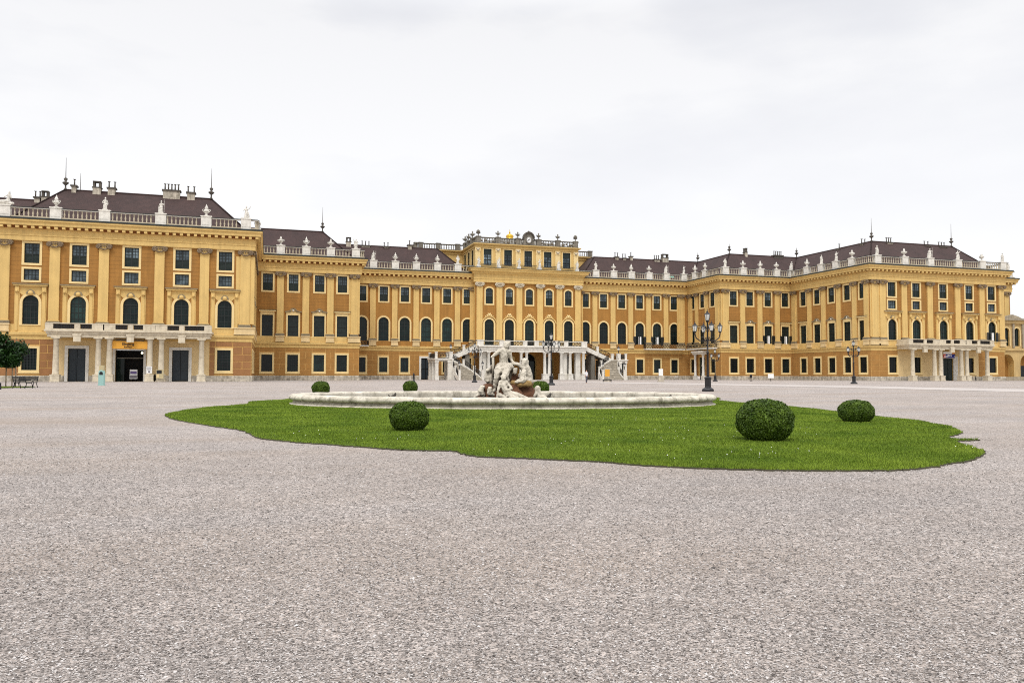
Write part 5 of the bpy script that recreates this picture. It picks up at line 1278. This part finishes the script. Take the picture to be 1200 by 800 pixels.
god = [limb((616.5, 432, .05), (618.5, 442.5, .05), 0.181, 0.215), limb((612.8, 431.5, -.1), (617.5, 430.5, .15), 0.117, 0.117), limb((614.5, 428, 0), (614.3, 426.6, -.02), 0.090, 0.090), limb((614.2, 424.8, -.03), (614.6, 423.6, 0), 0.117, 0.120),
       limb((616.6, 423, .05), (617.2, 428, .08), 0.099, 0.081), limb((612.3, 427.6, -.1), (611.7, 430.5, -.1), 0.077, 0.045), limb((611.8, 422.2, 0), (616, 421.4, 0), 0.063, 0.072),
       limb((612.4, 431.5, -.1), (608.5, 427.4, -.15), 0.090, 0.072), limb((608.5, 427.4, -.15), (600.5, 426.6, -.08), 0.068, 0.050), limb((618.8, 432.5, .1), (620.6, 440, .0), 0.090, 0.072), limb((620.6, 440, 0), (620.4, 445.8, -.2), 0.068, 0.050),
       limb((618, 444.5, 0), (611.5, 445.2, -.35), 0.172, 0.129), limb((611.5, 445.2, -.35), (606.5, 447, -.4), 0.108, 0.072), limb((607, 447, -.4), (604.2, 447.4, -.45), 0.063, 0.045), limb((619, 445, .1), (622, 447, -.1), 0.146, 0.108), limb((613.5, 436, -.2), (612.5, 441, -.25), 0.120, 0.129)]
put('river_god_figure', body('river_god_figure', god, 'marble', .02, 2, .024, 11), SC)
nym = [limb((589.5, 448, -.75), (591.5, 455, -.8), 0.129, 0.129), limb((591.5, 455, -.8), (596, 461.5, -.85), 0.129, 0.163), limb((587, 447.5, -.75), (592.8, 447, -.72), 0.081, 0.081), limb((590, 446, -.75), (590.2, 444.6, -.76), 0.059, 0.059), limb((590.2, 443, -.78), (590.3, 441.6, -.75), 0.095, 0.104), limb((591.5, 440.6, -.7), (588.8, 441, -.7), 0.072, 0.072),
       limb((586.8, 448, -.78), (584.5, 456, -.9), 0.068, 0.054), limb((584.5, 456, -.9), (583.4, 465, -.95), 0.054, 0.041), limb((593.2, 447.6, -.72), (599.5, 454.5, -.8), 0.072, 0.059), limb((599.5, 454.5, -.8), (594, 456.5, -.95), 0.054, 0.045),
       limb((597, 461.8, -.85), (606, 462.5, -.95), 0.172, 0.129), limb((606, 462.5, -.95), (616, 465.4, -.95), 0.117, 0.072), limb((616, 465.6, -.95), (621.5, 467.2, -.98), 0.068, 0.045), limb((597, 463, -.9), (603, 465.5, -1.1), 0.146, 0.108), limb((603, 465.5, -1.1), (612, 467.5, -1.1), 0.099, 0.063), limb((586, 462, -.9), (595, 466.5, -.95), 0.090, 0.090)]
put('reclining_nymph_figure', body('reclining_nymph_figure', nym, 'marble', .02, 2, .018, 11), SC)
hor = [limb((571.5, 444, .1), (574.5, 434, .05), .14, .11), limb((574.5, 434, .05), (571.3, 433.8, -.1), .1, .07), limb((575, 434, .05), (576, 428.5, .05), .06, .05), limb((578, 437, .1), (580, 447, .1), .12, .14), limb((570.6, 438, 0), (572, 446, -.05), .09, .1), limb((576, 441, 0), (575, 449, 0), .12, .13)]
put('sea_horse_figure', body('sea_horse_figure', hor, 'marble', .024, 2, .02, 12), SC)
dol = [limb((565.5, 454, -.4), (563.6, 458.5, -.45), .1, .11), limb((563.6, 458.5, -.45), (567, 461.5, -.4), .11, .1), limb((565.5, 454, -.4), (567.4, 452.6, -.4), .09, .06), limb((575, 455.5, -.6), (574, 459.5, -.6), .1, .1), limb((574, 459.5, -.6), (578, 462, -.55), .09, .08), limb((561, 462.5, -.5), (557, 465, -.5), .06, .04)]
put('dolphin_figure', body('dolphin_figure', dol, 'marble', .024, 2, .022, 13), SC)
cub = [limb((630, 459.5, -.3), (631.5, 464, -.3), .14, .17), limb((629.4, 455.9, -.3), (629.8, 455, -.3), .12, .12), limb((631.5, 459.5, -.35), (635, 461.5, -.35), .08, .07), limb((635, 461.5, -.35), (637.5, 465.5, -.35), .1, .09), limb((628, 460, -.4), (626, 463.5, -.45), .06, .05), limb((632, 465, -.4), (638, 467, -.4), .12, .12)]
msk = [limb((603.5, 434, -.15), (603.5, 436, -.15), .1, .1), limb((602.3, 432.5, -.2), (605, 432.5, -.2), .06, .06)]
put('mask_head', body('mask_head', msk, 'marble', .024, 2, .02, 12), SC)
put('putto_figure', body('putto_figure', cub, 'marble', .024, 2, .016, 12), SC)
rk = [limb((592, 446, .4), (596, 466, .4), .42, .6), limb((608, 456, .3), (612, 466, .3), .42, .62), limb((618, 458, .25), (621, 467, .1), .28, .4), limb((573, 456, -.1), (576, 467, -.1), .27, .4), limb((584, 452, .3), (586, 466, .2), .34, .45), limb((566, 465, -.1), (562, 467, -.1), .2, .16), limb((603, 442, .1), (603, 449, .1), .17, .2), limb((600, 458, -.25), (604, 466, -.4), .3, .34), limb((590, 437, .25), (594, 447, .3), .2, .32)]
put('rock', body('rock', rk, 'rock', .04, 1, .06, 5), SC)
ry = [limb((600, 448.6, -.2), (609, 449.6, -.3), .11, .13), limb((609, 449.6, -.3), (619, 448.8, -.2), .14, .13), limb((612, 447, .2), (619, 448.5, .2), .2, .22)]
put('rock_ledge', body('rock_ledge', ry, 'rock_yellow', .035, 1, .045, 6), SC)
t = MB(); t.tube([px(577.8, 418.5, -.2), px(578.6, 440, -.1)], .05, 'marble', 8); t.build('staff', SC)

# ------------------------------------------------------------------ clipped box bushes
def bush(l, d, wd, ht, label, gap=False):
    x, y = cam(l, d); rt = empty('box_bush', (x, y, 0), label, 'bush', 'clipped round box bushes around the fountain')
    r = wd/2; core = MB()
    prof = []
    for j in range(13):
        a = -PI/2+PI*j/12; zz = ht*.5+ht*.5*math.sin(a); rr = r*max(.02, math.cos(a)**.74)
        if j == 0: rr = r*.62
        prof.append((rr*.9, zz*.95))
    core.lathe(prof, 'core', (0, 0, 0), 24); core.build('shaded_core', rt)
    K = int(24000 if d < 25 else 9000)
    u = RNG.random(K)*2*PI; sz_ = RNG.random(K)*2-1; a = np.arcsin(sz_)
    lump = 1+.018*np.sin(u*3+a*4+d)+.015*np.sin(u*7-a*5)+.012*np.sin(a*9+u*2)
    rr = r*np.power(np.maximum(.02, np.cos(a)), .74)*lump*(.93+.1*RNG.random(K)); zz = ht*.5+ht*.5*np.sin(a)*(.93+.1*RNG.random(K))*np.where(sz_ > 0, lump, 1)
    zz = np.maximum(zz, .015+.03*RNG.random(K))
    c = np.stack([rr*np.cos(u), rr*np.sin(u), zz], 1)
    nrm = np.stack([np.cos(u)*np.cos(a), np.sin(u)*np.cos(a), np.sin(a)], 1)+RNG.normal(0, .7, (K, 3)); nrm /= np.linalg.norm(nrm, axis=1)[:, None]
    t1 = np.cross(nrm, RNG.normal(0, 1, (K, 3))); t1 /= np.linalg.norm(t1, axis=1)[:, None]; t2 = np.cross(nrm, t1)
    s = (.0135 if d < 25 else .021)*(.7+.7*RNG.random(K))[:, None]
    q = np.stack([c-t1*s*1.4, c-t2*s*.8, c+t1*s*1.4, c+t2*s*.8], 1)
    put('foliage', np_mesh('foliage', q.reshape(-1), 4, 'box_leaf'), rt)
    st = MB()
    for q_ in range(4): a_ = q_*1.6; st.tube([(.05*math.cos(a_), .05*math.sin(a_), 0), (.18*r*math.cos(a_), .18*r*math.sin(a_), ht*.25)], .012, 'bark', 5)
    st.build('stem', rt)
bush(4.37, 13.55, .94, .72, 'largest clipped round bush, on the lawn nearest the viewer')
bush(-2.06, 15.75, .77, .60, 'clipped round bush on the lawn in front of the left half of the basin')
bush(8.3, 18.9, .80, .54, 'flattened clipped bush at the right rear edge of the lawn')
bush(-10.25, 42, .92, .76, 'small clipped bush just behind the left end of the fountain basin')
bush(-6.1, 47, .86, .74, 'small leafy bush behind the basin left of the sculpture, seen over the rim')
bush(1.55, 43, .98, .78, 'dark domed bush directly behind the right side of the sculpture')

# ------------------------------------------------------------------ street lamps
def lamp_meshes():
    base = MB(); base.lathe([(.42, 0), (.42, .12), (.36, .2), (.24, .26), (.22, .3), (.22, .85), (.25, .88), (.25, .95), (.14, 1.02)], 'iron', n=8, smooth=False)
    pole = MB(); pole.lathe([(.1, 1.0), (.085, 1.1), (.07, 2.6), (.1, 2.64), (.1, 2.7), (.06, 2.75), (.05, 4.1), (.09, 4.15), (.06, 4.25), (.05, 4.75), (.11, 4.82), (.09, 4.88)], 'iron', n=10)
    arm = MB()
    arm.tube([(0, 0, 3.55), (.25, 0, 3.48), (.55, 0, 3.5), (.8, 0, 3.68), (.88, 0, 3.95), (.88, 0, 4.1)], [.05, .045, .04, .04, .04, .05], 'iron', 6)
    arm.tube([(.05, 0, 4.4), (.3, 0, 4.3), (.45, 0, 4.4), (.38, 0, 4.52), (.28, 0, 4.44)], .022, 'iron', 5)
    arm.tube([(.2, 0, 3.5), (.3, 0, 3.75), (.45, 0, 3.72), (.42, 0, 3.6)], .02, 'iron', 5); arm.tube([(.05, 0, 4.42), (.9, 0, 4.4)], .018, 'iron', 4)
    lan = MB()
    for q in range(6):
        a = q*PI/3; lan.tube([(.13*math.cos(a), .13*math.sin(a), .05), (.21*math.cos(a), .21*math.sin(a), .45)], .012, 'iron', 4)
    lan.lathe([(.05, -.04), (.14, 0), (.14, .05)], 'iron', n=6, smooth=False); lan.lathe([(.21, .45), (.22, .47), (.13, .55), (.07, .6), (.08, .64), (.03, .7), (.01, .84)], 'iron', n=6, smooth=False)
    gl = MB(); gl.lathe([(.12, .05), (.195, .45)], 'glass_lamp', n=6, smooth=False)
    return [m.mesh(n) for m, n in ((base, 'base'), (pole, 'pole'), (arm, 'arm'), (lan, 'lantern'), (gl, 'glass'))]
LB, LPOLE, LA, LL, LG = lamp_meshes()
def street_lamp(l, d, label, rz=0, src=[None]):
    x, y = cam(l, d)
    if src[0] is None:
        rt = empty('street_lamp', (x, y, 0), label, 'street lamp', 'black iron street lamps in the forecourt', rz)
        put('base', LB, rt); put('pole', LPOLE, rt)
        for q in range(4):
            a = q*PI/2; put('arm', LA, rt, (0, 0, 0), a); ln = put('lantern', LL, rt, (.88*math.cos(a), .88*math.sin(a), 4.1), 0); ln.scale = (.85, .85, .9); put('glass', LG, ln)
        ln = put('lantern', LL, rt, (0, 0, 4.86), 0); ln.scale = (.95, .95, 1.0); put('glass', LG, ln); src[0] = rt
    else:
        rt = copy_tree(src[0]); rt.location = (x, y, 0); rt.rotation_euler = (0, 0, rz); rt['label'] = label
street_lamp(13.52, 54, 'tallest-looking black five-lantern lamp post, beside the right end of the fountain basin', .06-TH)
street_lamp(4.2, 83.5, 'black multi-lantern lamp post just right of the fountain sculpture', .3-TH)
street_lamp(-5.25, 110, 'black lamp post in front of the left stair flight, left of the sculpture', .35-TH)
street_lamp(34.8, 134, 'small distant black lamp post right behind the tallest lamp, by the corner entrance', .6-TH)
street_lamp(43.7, 100, 'black lamp post standing alone before the right pavilion', .3-TH)

# ------------------------------------------------------------------ small things in the court
def thing(name, mb, x, y, label, cat, rz=0, group=None, z=0): return tag(mb.build(name, None, (x, y, z), rz), label, cat, group)
# young tree with stakes, its patch of grass, bench, post
tx, ty = cam(-41.9, 63.5)
TR = empty('tree', (tx, ty, 0), 'round-crowned dark green young tree with stakes at the left edge', 'tree')
t = MB(); t.tube([(0, 0, 0), (.05, .02, 1.2), (0, 0, 2.1), (.1, .05, 2.8)], [.2, .16, .14, .09], 'bark', 10)
for q in range(7): a = q*.9; t.tube([(0, 0, 1.9+.06*q), (.6*math.cos(a), .6*math.sin(a), 2.5+.1*q), (1.2*math.cos(a+.3), 1.2*math.sin(a+.3), 2.9+.18*q)], [.07, .05, .02], 'bark', 6)
t.build('trunk', TR)
K = 24000
ctr = []
while len(ctr) < 75:
    p = RNG.random(3)*2-1
    if np.linalg.norm(p) < 1: ctr.append((p[0]*2.15, p[1]*2.15, 2.95+p[2]*1.2))
ctr = np.array(ctr); ci = RNG.integers(0, len(ctr), K); c = ctr[ci]+RNG.normal(0, .21, (K, 3)); c[:, 2] = np.maximum(c[:, 2], 1.65+.2*RNG.random(K))
nrm = RNG.normal(0, 1, (K, 3)); nrm[:, 2] += .8; nrm /= np.linalg.norm(nrm, axis=1)[:, None]
t1 = np.cross(nrm, RNG.normal(0, 1, (K, 3))); t1 /= np.linalg.norm(t1, axis=1)[:, None]; t2 = np.cross(nrm, t1); s = (.06+.05*RNG.random(K))[:, None]
put('crown', np_mesh('crown', np.stack([c-t1*s*1.3, c-t2*s*.7, c+t1*s*1.3, c+t2*s*.7], 1).reshape(-1), 4, 'tree_leaf'), TR)
for l_ in (.72, 1.22, 1.5):
    t = MB(); t.tube([(0, 0, 0), (0, 0, 1.75)], .045, 'wood', 6); t.build('stake', TR, (l_*math.cos(TH), -l_*math.sin(TH)+.4, 0))
t = MB(); t.tube([(.72*math.cos(TH), -.72*math.sin(TH)+.4, 1.6), (1.5*math.cos(TH), -1.5*math.sin(TH)+.4, 1.6)], .03, 'wood', 5); t.build('stake_rail', TR)
gp = [cam(-47, 57.5), cam(-40.6, 58), cam(-39.7, 61), cam(-40.4, 66), cam(-48, 66)]
sheet('lawn', gp, .02, 'turf')
k = 14000; u = RNG.random((k, 2)); l_ = -46.5+u[:, 0]*6.6; d_ = 57.9+u[:, 1]*7.8
px_ = l_*math.cos(TH)+d_*math.sin(TH); py_ = -l_*math.sin(TH)+d_*math.cos(TH); a = RNG.random(k)*6.28; wv = .02
v = np.empty((k, 3, 3)); v[:, 0] = np.stack([px_-np.cos(a)*wv, py_-np.sin(a)*wv, np.full(k, .015)], 1); v[:, 1] = np.stack([px_+np.cos(a)*wv, py_+np.sin(a)*wv, np.full(k, .015)], 1); v[:, 2] = np.stack([px_+RNG.normal(0, .02, k), py_+RNG.normal(0, .02, k), .07+.05*RNG.random(k)], 1)
tag(put('grass', np_mesh('grass', v.reshape(-1), 3, 'grass')), kind='stuff')
bx_, by_ = cam(-38.1, 61.0)
BE = empty('park_bench', (bx_, by_, 0), 'dark metal slatted bench beside the tree at the left edge', 'bench', rz=-TH+2.7)
t = MB()
for q in range(5): t.box(-.8, .8, -.25+q*.1, -.17+q*.1, .43, .46, 'iron')
t.build('seat', BE)
t = MB()
for q in range(4): t.box(-.8, .8, .27+q*.025, .3+q*.025, .55+q*.1, .62+q*.1, 'iron')
t.build('backrest', BE)
for sg in (-1, 1):
    t = MB(); x = sg*.74; t.tube([(x, -.3, 0), (x, -.24, .3), (x, -.2, .42), (x, .24, .42), (x, .38, .95)], .03, 'iron', 6); t.tube([(x, .34, 0), (x, .22, .25), (x, .2, .42)], .03, 'iron', 6); t.build('leg', BE)
    t = MB(); t.tube([(x, -.2, .42), (x, -.26, .58), (x, -.1, .66), (x, .28, .66)], .025, 'iron', 6); t.build('armrest', BE)
bx_, by_ = cam(-39.6, 63.8)
B2 = copy_tree(BE); B2.location = (bx_, by_, 0); B2.rotation_euler = (0, 0, -TH); B2['label'] = 'dark metal bench behind the first one, close to the tree stakes'
BE['group'] = B2['group'] = 'benches by the tree'
t = MB(); t.lathe([(.09, 0), (.07, .05), (.06, .4), (.08, .44), (.03, .5)], 'iron', n=8); thing('low_post', t, *cam(-36.6, 56), 'short dark iron post at the edge of the small lawn under the tree', 'post')
# mint information stele
M['mint'] = plain('mint_panel', (150, 190, 184), .5, .06, 2); M['beige'] = plain('beige_panel', (190, 176, 136), .6, .08, 2)
M['yellow_sign'] = plain('yellow_sign', (222, 160, 52), .6, .05, 1); M['sign_text'] = plain('sign_text', (60, 40, 20), .6, .05, 2); M['purple'] = plain('purple_print', (112, 96, 150), .6, .2, 3); M['poster_grey'] = plain('grey_print', (120, 116, 124), .6, .25, 6)
M['blue'] = plain('blue_cloth', (26, 34, 120), .7, .1, 2); M['red'] = plain('red_cloth', (190, 50, 50), .7, .1, 2); M['orange'] = plain('orange_cloth', (226, 150, 60), .7, .1, 2)
x, y = cam(-40.1, 76.5)
ST_ = empty('information_stele', (x, y, 0), 'pale mint green information stele with beige head before the left portico', 'sign', rz=-TH)
t = MB(); t.box(-.26, .26, -.14, .14, 0, 1.02, 'mint'); t.box(-.3, .3, -.17, .17, 0, .06, 'mint'); t.build('body', ST_)
t = MB(); t.poly_extrude([(.26, 1.02), (.26, 1.25)] + arc(0, 1.25, .26, 0, PI, 8)[1:-1] + [(-.26, 1.25), (-.26, 1.02)], -.14, .14, 'mint'); t.poly_extrude([(.17, 1.04), (.17, 1.18)] + arc(0, 1.18, .17, 0, PI, 8)[1:-1] + [(-.17, 1.18), (-.17, 1.04)], -.16, -.14, 'iron'); t.build('display', ST_)
t = MB(); t.box(-.22, .22, -.1, .1, 1.45, 1.95, 'beige'); t.build('head_panel', ST_)
# black bins between the paired columns
for u, lb in ((-77.05, 'black litter bin between the left pair of portico columns'), (-70.35, 'black litter bin between the right pair of portico columns')):
    t = MB(); t.lathe([(.24, 0), (.26, .05), (.27, .95), (.3, .97), (.3, 1.02), (.12, 1.1)], 'iron', n=12); thing('litter_bin', t, C+u, D1-2.4, lb, 'bin', group='black litter bins at the portico')
# entrance sign with lettering
def text_mesh(s, size, name):
    cu = bpy.data.curves.new('t', 'FONT'); cu.body = s; cu.size = size; cu.align_x = 'CENTER'; cu.extrude = .01; cu.offset = .012
    o = bpy.data.objects.new('t', cu); COL.objects.link(o); dg = bpy.context.evaluated_depsgraph_get(); dg.update()
    me = bpy.data.meshes.new_from_object(o.evaluated_get(dg)); me.name = name; bpy.data.objects.remove(o)
    me.transform(Matrix.Rotation(PI/2, 4, 'X')); me.materials.clear(); me.materials.append(M['sign_text']); return me
sx_, sy_ = C-73.85, D1-2.7
SG = empty('entrance_sign', (sx_, sy_, 4.65), 'ochre yellow entrance sign board reading Eingang between the portico columns', 'sign')
t = MB(); t.box(-2.55, 2.55, -.05, .05, 0, 1.1, 'yellow_sign'); t.build('board', SG); t = MB(); t.box(-1.7, 1.9, -.08, .08, 1.12, 1.26, 'iron'); t.build('light_bar', SG)
put('lettering', text_mesh('Eingang', .52, 'lettering'), SG, (-.1, -.065, .52)); put('lettering', text_mesh('Entrance', .3, 'lettering'), SG, (-.1, -.065, .16))
# information panel in the doorway, notice on a column, board on the right
x, y = C-73.6, D1+.1
IP = empty('poster_stand', (x, y, 0), 'poster stand with white, purple and grey panels inside the dark entrance', 'sign')
t = MB(); t.box(-.5, .5, -.04, .04, .4, 1.75, 'white'); t.build('panel', IP); t = MB(); t.box(-.42, .42, -.055, -.04, 1.12, 1.5, 'purple'); t.box(-.45, .45, -.055, -.04, .5, .92, 'poster_grey'); t.build('print', IP)
for sg in (-1, 1): t = MB(); t.tube([(sg*.3, -.2, 0), (sg*.3, 0, .45), (sg*.3, .2, 0)], .03, 'iron', 5); t.build('leg', IP)
NB_ = empty('notice_poster', (C-71.1, D1-3.32, 1.2), 'white paper notice fixed to the portico column right of the entrance', 'poster')
t = MB(); t.box(-.36, .36, 0, .02, 0, 1.0, 'white'); t.build('sheet', NB_); t = MB()
for q, wd in enumerate((.28, .3, .22, .3, .26)): t.box(-wd, wd, -.008, 0, .84-q*.09, .88-q*.09, 'poster_grey')
t.box(-.12, .16, -.008, 0, .1, .35, 'poster_grey'); t.build('print', NB_)
BD = empty('notice_board', (C-69.65, D1-3.7, 0), 'standing notice board with dark picture leaning at the column left of the right door', 'sign')
t = MB(); t.box(-.48, .48, -.03, .03, .45, 1.75, 'beige'); t.build('board', BD); t = MB(); t.box(-.42, .25, -.045, -.03, 1.15, 1.65, 'iron'); t.box(-.4, -.1, -.045, -.03, .6, 1.05, 'cream'); t.build('print', BD)
for sg in (-1, 1): t = MB(); t.tube([(sg*.44, 0, 0), (sg*.44, 0, 1.8)], .03, 'wood', 5); t.build('post', BD)
# banner over the right door
BN = empty('banner', (C+74.2, D1-1.9, 4.55), 'blue, red and orange banner hung over the door in the right portico', 'banner')
t = MB()
t.box(-1.35, .75, -.03, .03, .78, 1.2, 'white'); t.box(.75, 1.55, -.03, .03, .78, 1.2, 'orange'); t.build('upper_panel', BN)
t = MB(); t.box(-1.35, -.85, -.04, .03, 0, .76, 'red'); t.box(-.85, 1.55, -.04, .03, 0, .76, 'blue'); t.build('lower_panel', BN)
t = MB()
for x0, x1, z0, z1 in ((-1.2, -1.0, .12, .5), (-.95, -.6, .15, .35), (-.5, -.1, .2, .55), (0, .25, .3, .55), (.35, .7, .3, .5), (1.2, 1.3, .05, .4)): t.hexa([(x0, -.05, z0), (x1, -.05, z0+.05), (x1, -.04, z0+.05), (x0, -.04, z0)], [(x0+.1, -.05, z1), (x1+.1, -.05, z1+.05), (x1+.1, -.04, z1+.05), (x0+.1, -.04, z1)], 'white')
t.build('print', BN)
# bollard, signs, bin
t = MB(); t.lathe([(.22, 0), (.22, .1), (.14, .15), (.13, .95), (.18, 1.0), (.18, 1.08), (.08, 1.2), (.1, 1.28), (.02, 1.36)], 'iron', n=10); thing('bollard', t, *cam(-15.3, 122), 'black iron bollard standing before the left range, above the small leafy bush', 'bollard')
x, y = cam(15.3, 125.5)
YS = empty('yellow_sign', (x, y, 0), 'yellow sign on a pinkish stone base before the right stair', 'sign', rz=-TH)
t = MB(); t.box(-.36, .36, -.12, .12, .85, 1.95, 'yellow_sign'); t.build('panel', YS); t = MB(); t.box(-.5, .5, -.25, .25, 0, .8, 'plinth'); t.box(-.42, .42, -.2, .2, .8, .85, 'plinth'); t.build('base', YS)
t = MB(); t.box(-.7, .7, -.05, .05, .28, .42, 'iron')
for sg in (-1, 1): t.box(sg*.6-.05, sg*.6+.05, -.2, .2, 0, .3, 'iron')
thing('low_barrier', t, *cam(14.6, 120), 'low dark barrier on the ground just in front of the yellow sign', 'barrier', -TH)
x, y = cam(23.6, 124)
WS = empty('white_sign', (x, y, 0), 'white upright panel on a grey stone pedestal before the right range', 'sign', rz=-TH)
t = MB(); t.box(-.33, .33, -.08, .08, .98, 2.05, 'white'); t.build('panel', WS); t = MB(); t.box(-.4, .4, -.3, .3, .12, .98, 'plinth'); t.box(-.52, .52, -.42, .42, 0, .12, 'plinth'); t.build('pedestal', WS)
x, y = cam(45.0, 136)
WP = empty('small_sign', (x, y, 0), 'small white sign on a thin post before the four-bay right wing', 'sign', rz=-TH)
t = MB(); t.box(-.5, .5, -.03, .03, .55, 1.3, 'white'); t.build('panel', WP); t = MB(); t.tube([(0, .05, 0), (0, .05, 1.35)], .05, 'iron', 6); t.build('post', WP)
t = MB(); t.tube([(0, 0, 0), (0, 0, .7)], .06, 'iron', 6); t.lathe([(.16, .6), (.2, .65), (.22, 1.1), (.24, 1.14), (.1, 1.18)], 'iron', n=10); t.box(-.22, .22, -.1, .1, 0, .05, 'iron'); thing('litter_bin', t, *cam(42.0, 137.5), 'dark litter bin on a post before the four-bay right wing', 'bin')
# bicycles
def bicycle(x, y, rz, label, col):
    rt = empty('bicycle', (x, y, 0), label, 'bicycle', 'parked bicycles', rz)
    for sx in (-.52, .52):
        w_ = MB(); w_.tube([(.33*math.cos(a), 0, .34+.33*math.sin(a)) for a in [q*PI/8 for q in range(17)]], .022, 'iron', 5)
        for q in range(6): a = q*PI/6; w_.tube([(-.31*math.cos(a), 0, .34-.31*math.sin(a)), (.31*math.cos(a), 0, .34+.31*math.sin(a))], .006, 'attic_stone', 3)
        w_.build('wheel', rt, (sx, 0, 0))
    f_ = MB(); B_, S_, H_ = (-.05, 0, .3), (-.2, 0, .82), (.38, 0, .85)
    for a, b in ((B_, S_), (S_, H_), (B_, (.4, 0, .75)), (B_, (-.52, 0, .34)), (S_, (-.52, 0, .34)), (H_, (.52, 0, .34)), (S_, (-.22, 0, .92)), (H_, (.36, 0, 1.0))): f_.tube([a, b], .024, col, 6)
    f_.build('frame', rt); t = MB(); t.hexa([(-.36, -.09, .92), (-.06, -.03, .92), (-.06, .03, .92), (-.36, .09, .92)], [(-.36, -.08, .98), (-.06, -.03, .97), (-.06, .03, .97), (-.36, .08, .98)], 'iron'); t.build('saddle', rt)
    t = MB(); t.tube([(.24, -.28, 1.02), (.36, -.2, 1.03), (.37, 0, 1.0), (.36, .2, 1.03), (.24, .28, 1.02)], .018, 'iron', 5); t.build('handlebar', rt)
bicycle(C+66.0, D1-2.2, .9, 'dark bicycle parked by the left columns of the right portico', 'iron')
bicycle(C+80.6, D1-2.2, .9, 'dark bicycle parked by the right columns of the right portico', 'iron')
bicycle(MX+35.2, DM-2.0, .2, 'pale bicycle leaning below the corner balcony window', 'white')

# ------------------------------------------------------------------ person
def person(l, d):
    x, y = cam(l, d); M['skin'] = plain('skin', (196, 150, 122), .6, .05, 4); M['shirt'] = plain('white_shirt', (226, 226, 228), .8, .08, 6); M['trousers'] = plain('grey_trousers', (84, 84, 92), .8, .12, 6); M['hair'] = plain('dark_hair', (52, 40, 32), .7, .2, 10)
    rt = empty('person', (x, y, 0), 'person in white top and grey trousers standing before the terrace columns', 'person', rz=-TH+.5)
    L = [((0, 0, 1.0), (0, .01, 1.22), .13, .13), ((0, .01, 1.22), (0, 0, 1.36), .14, .13), ((-.15, 0, 1.37), (.15, 0, 1.37), .065, .065), ((0, 0, 1.42), (0, -.01, 1.5), .05, .05), ((0, -.02, 1.56), (0, -.01, 1.62), .085, .09), ((0, -.105, 1.575), (0, -.115, 1.56), .014, .012), ((-.09, 0, 1.57), (.09, 0, 1.57), .018, .018)]
    for sg in (-1, 1):
        L += [((sg*.17, 0, 1.36), (sg*.22, .02, 1.12), .05, .042), ((sg*.22, .02, 1.12), (sg*.21, -.08, .9), .04, .03), ((sg*.21, -.08, .9), (sg*.2, -.1, .8), .034, .02), ((sg*.08, 0, .92), (sg*.09, -.02+.05*sg, .5), .085, .06), ((sg*.09, -.02+.05*sg, .5), (sg*.09, .02+.07*sg, .1), .055, .038), ((sg*.09, .04+.07*sg, .04), (sg*.1, -.12+.07*sg, .03), .038, .03)]
    put('body', body('body', L, 'skin', .018, 2), rt)
    T_ = [((0, 0, .98), (0, .01, 1.22), .15, .145), ((0, .01, 1.22), (0, 0, 1.36), .155, .145), ((-.15, 0, 1.37), (.15, 0, 1.37), .078, .078)]
    P_ = [((-.05, 0, .93), (.05, 0, .93), .13, .13)]
    for sg in (-1, 1):
        T_ += [((sg*.17, 0, 1.36), (sg*.22, .02, 1.1), .066, .056)]
        P_ += [((sg*.08, 0, .92), (sg*.09, -.02+.05*sg, .5), .1, .076), ((sg*.09, -.02+.05*sg, .5), (sg*.09, .02+.07*sg, .1), .07, .058)]
    put('shirt', body('shirt', T_, 'shirt', .02, 2, .006, 14), rt); put('trousers', body('trousers', P_, 'trousers', .02, 2, .006, 12), rt)
    put('hair', body('hair', [((0, .03, 1.6), (0, .03, 1.66), .09, .085)], 'hair', .02, 2), rt)
person(9.9, 104)
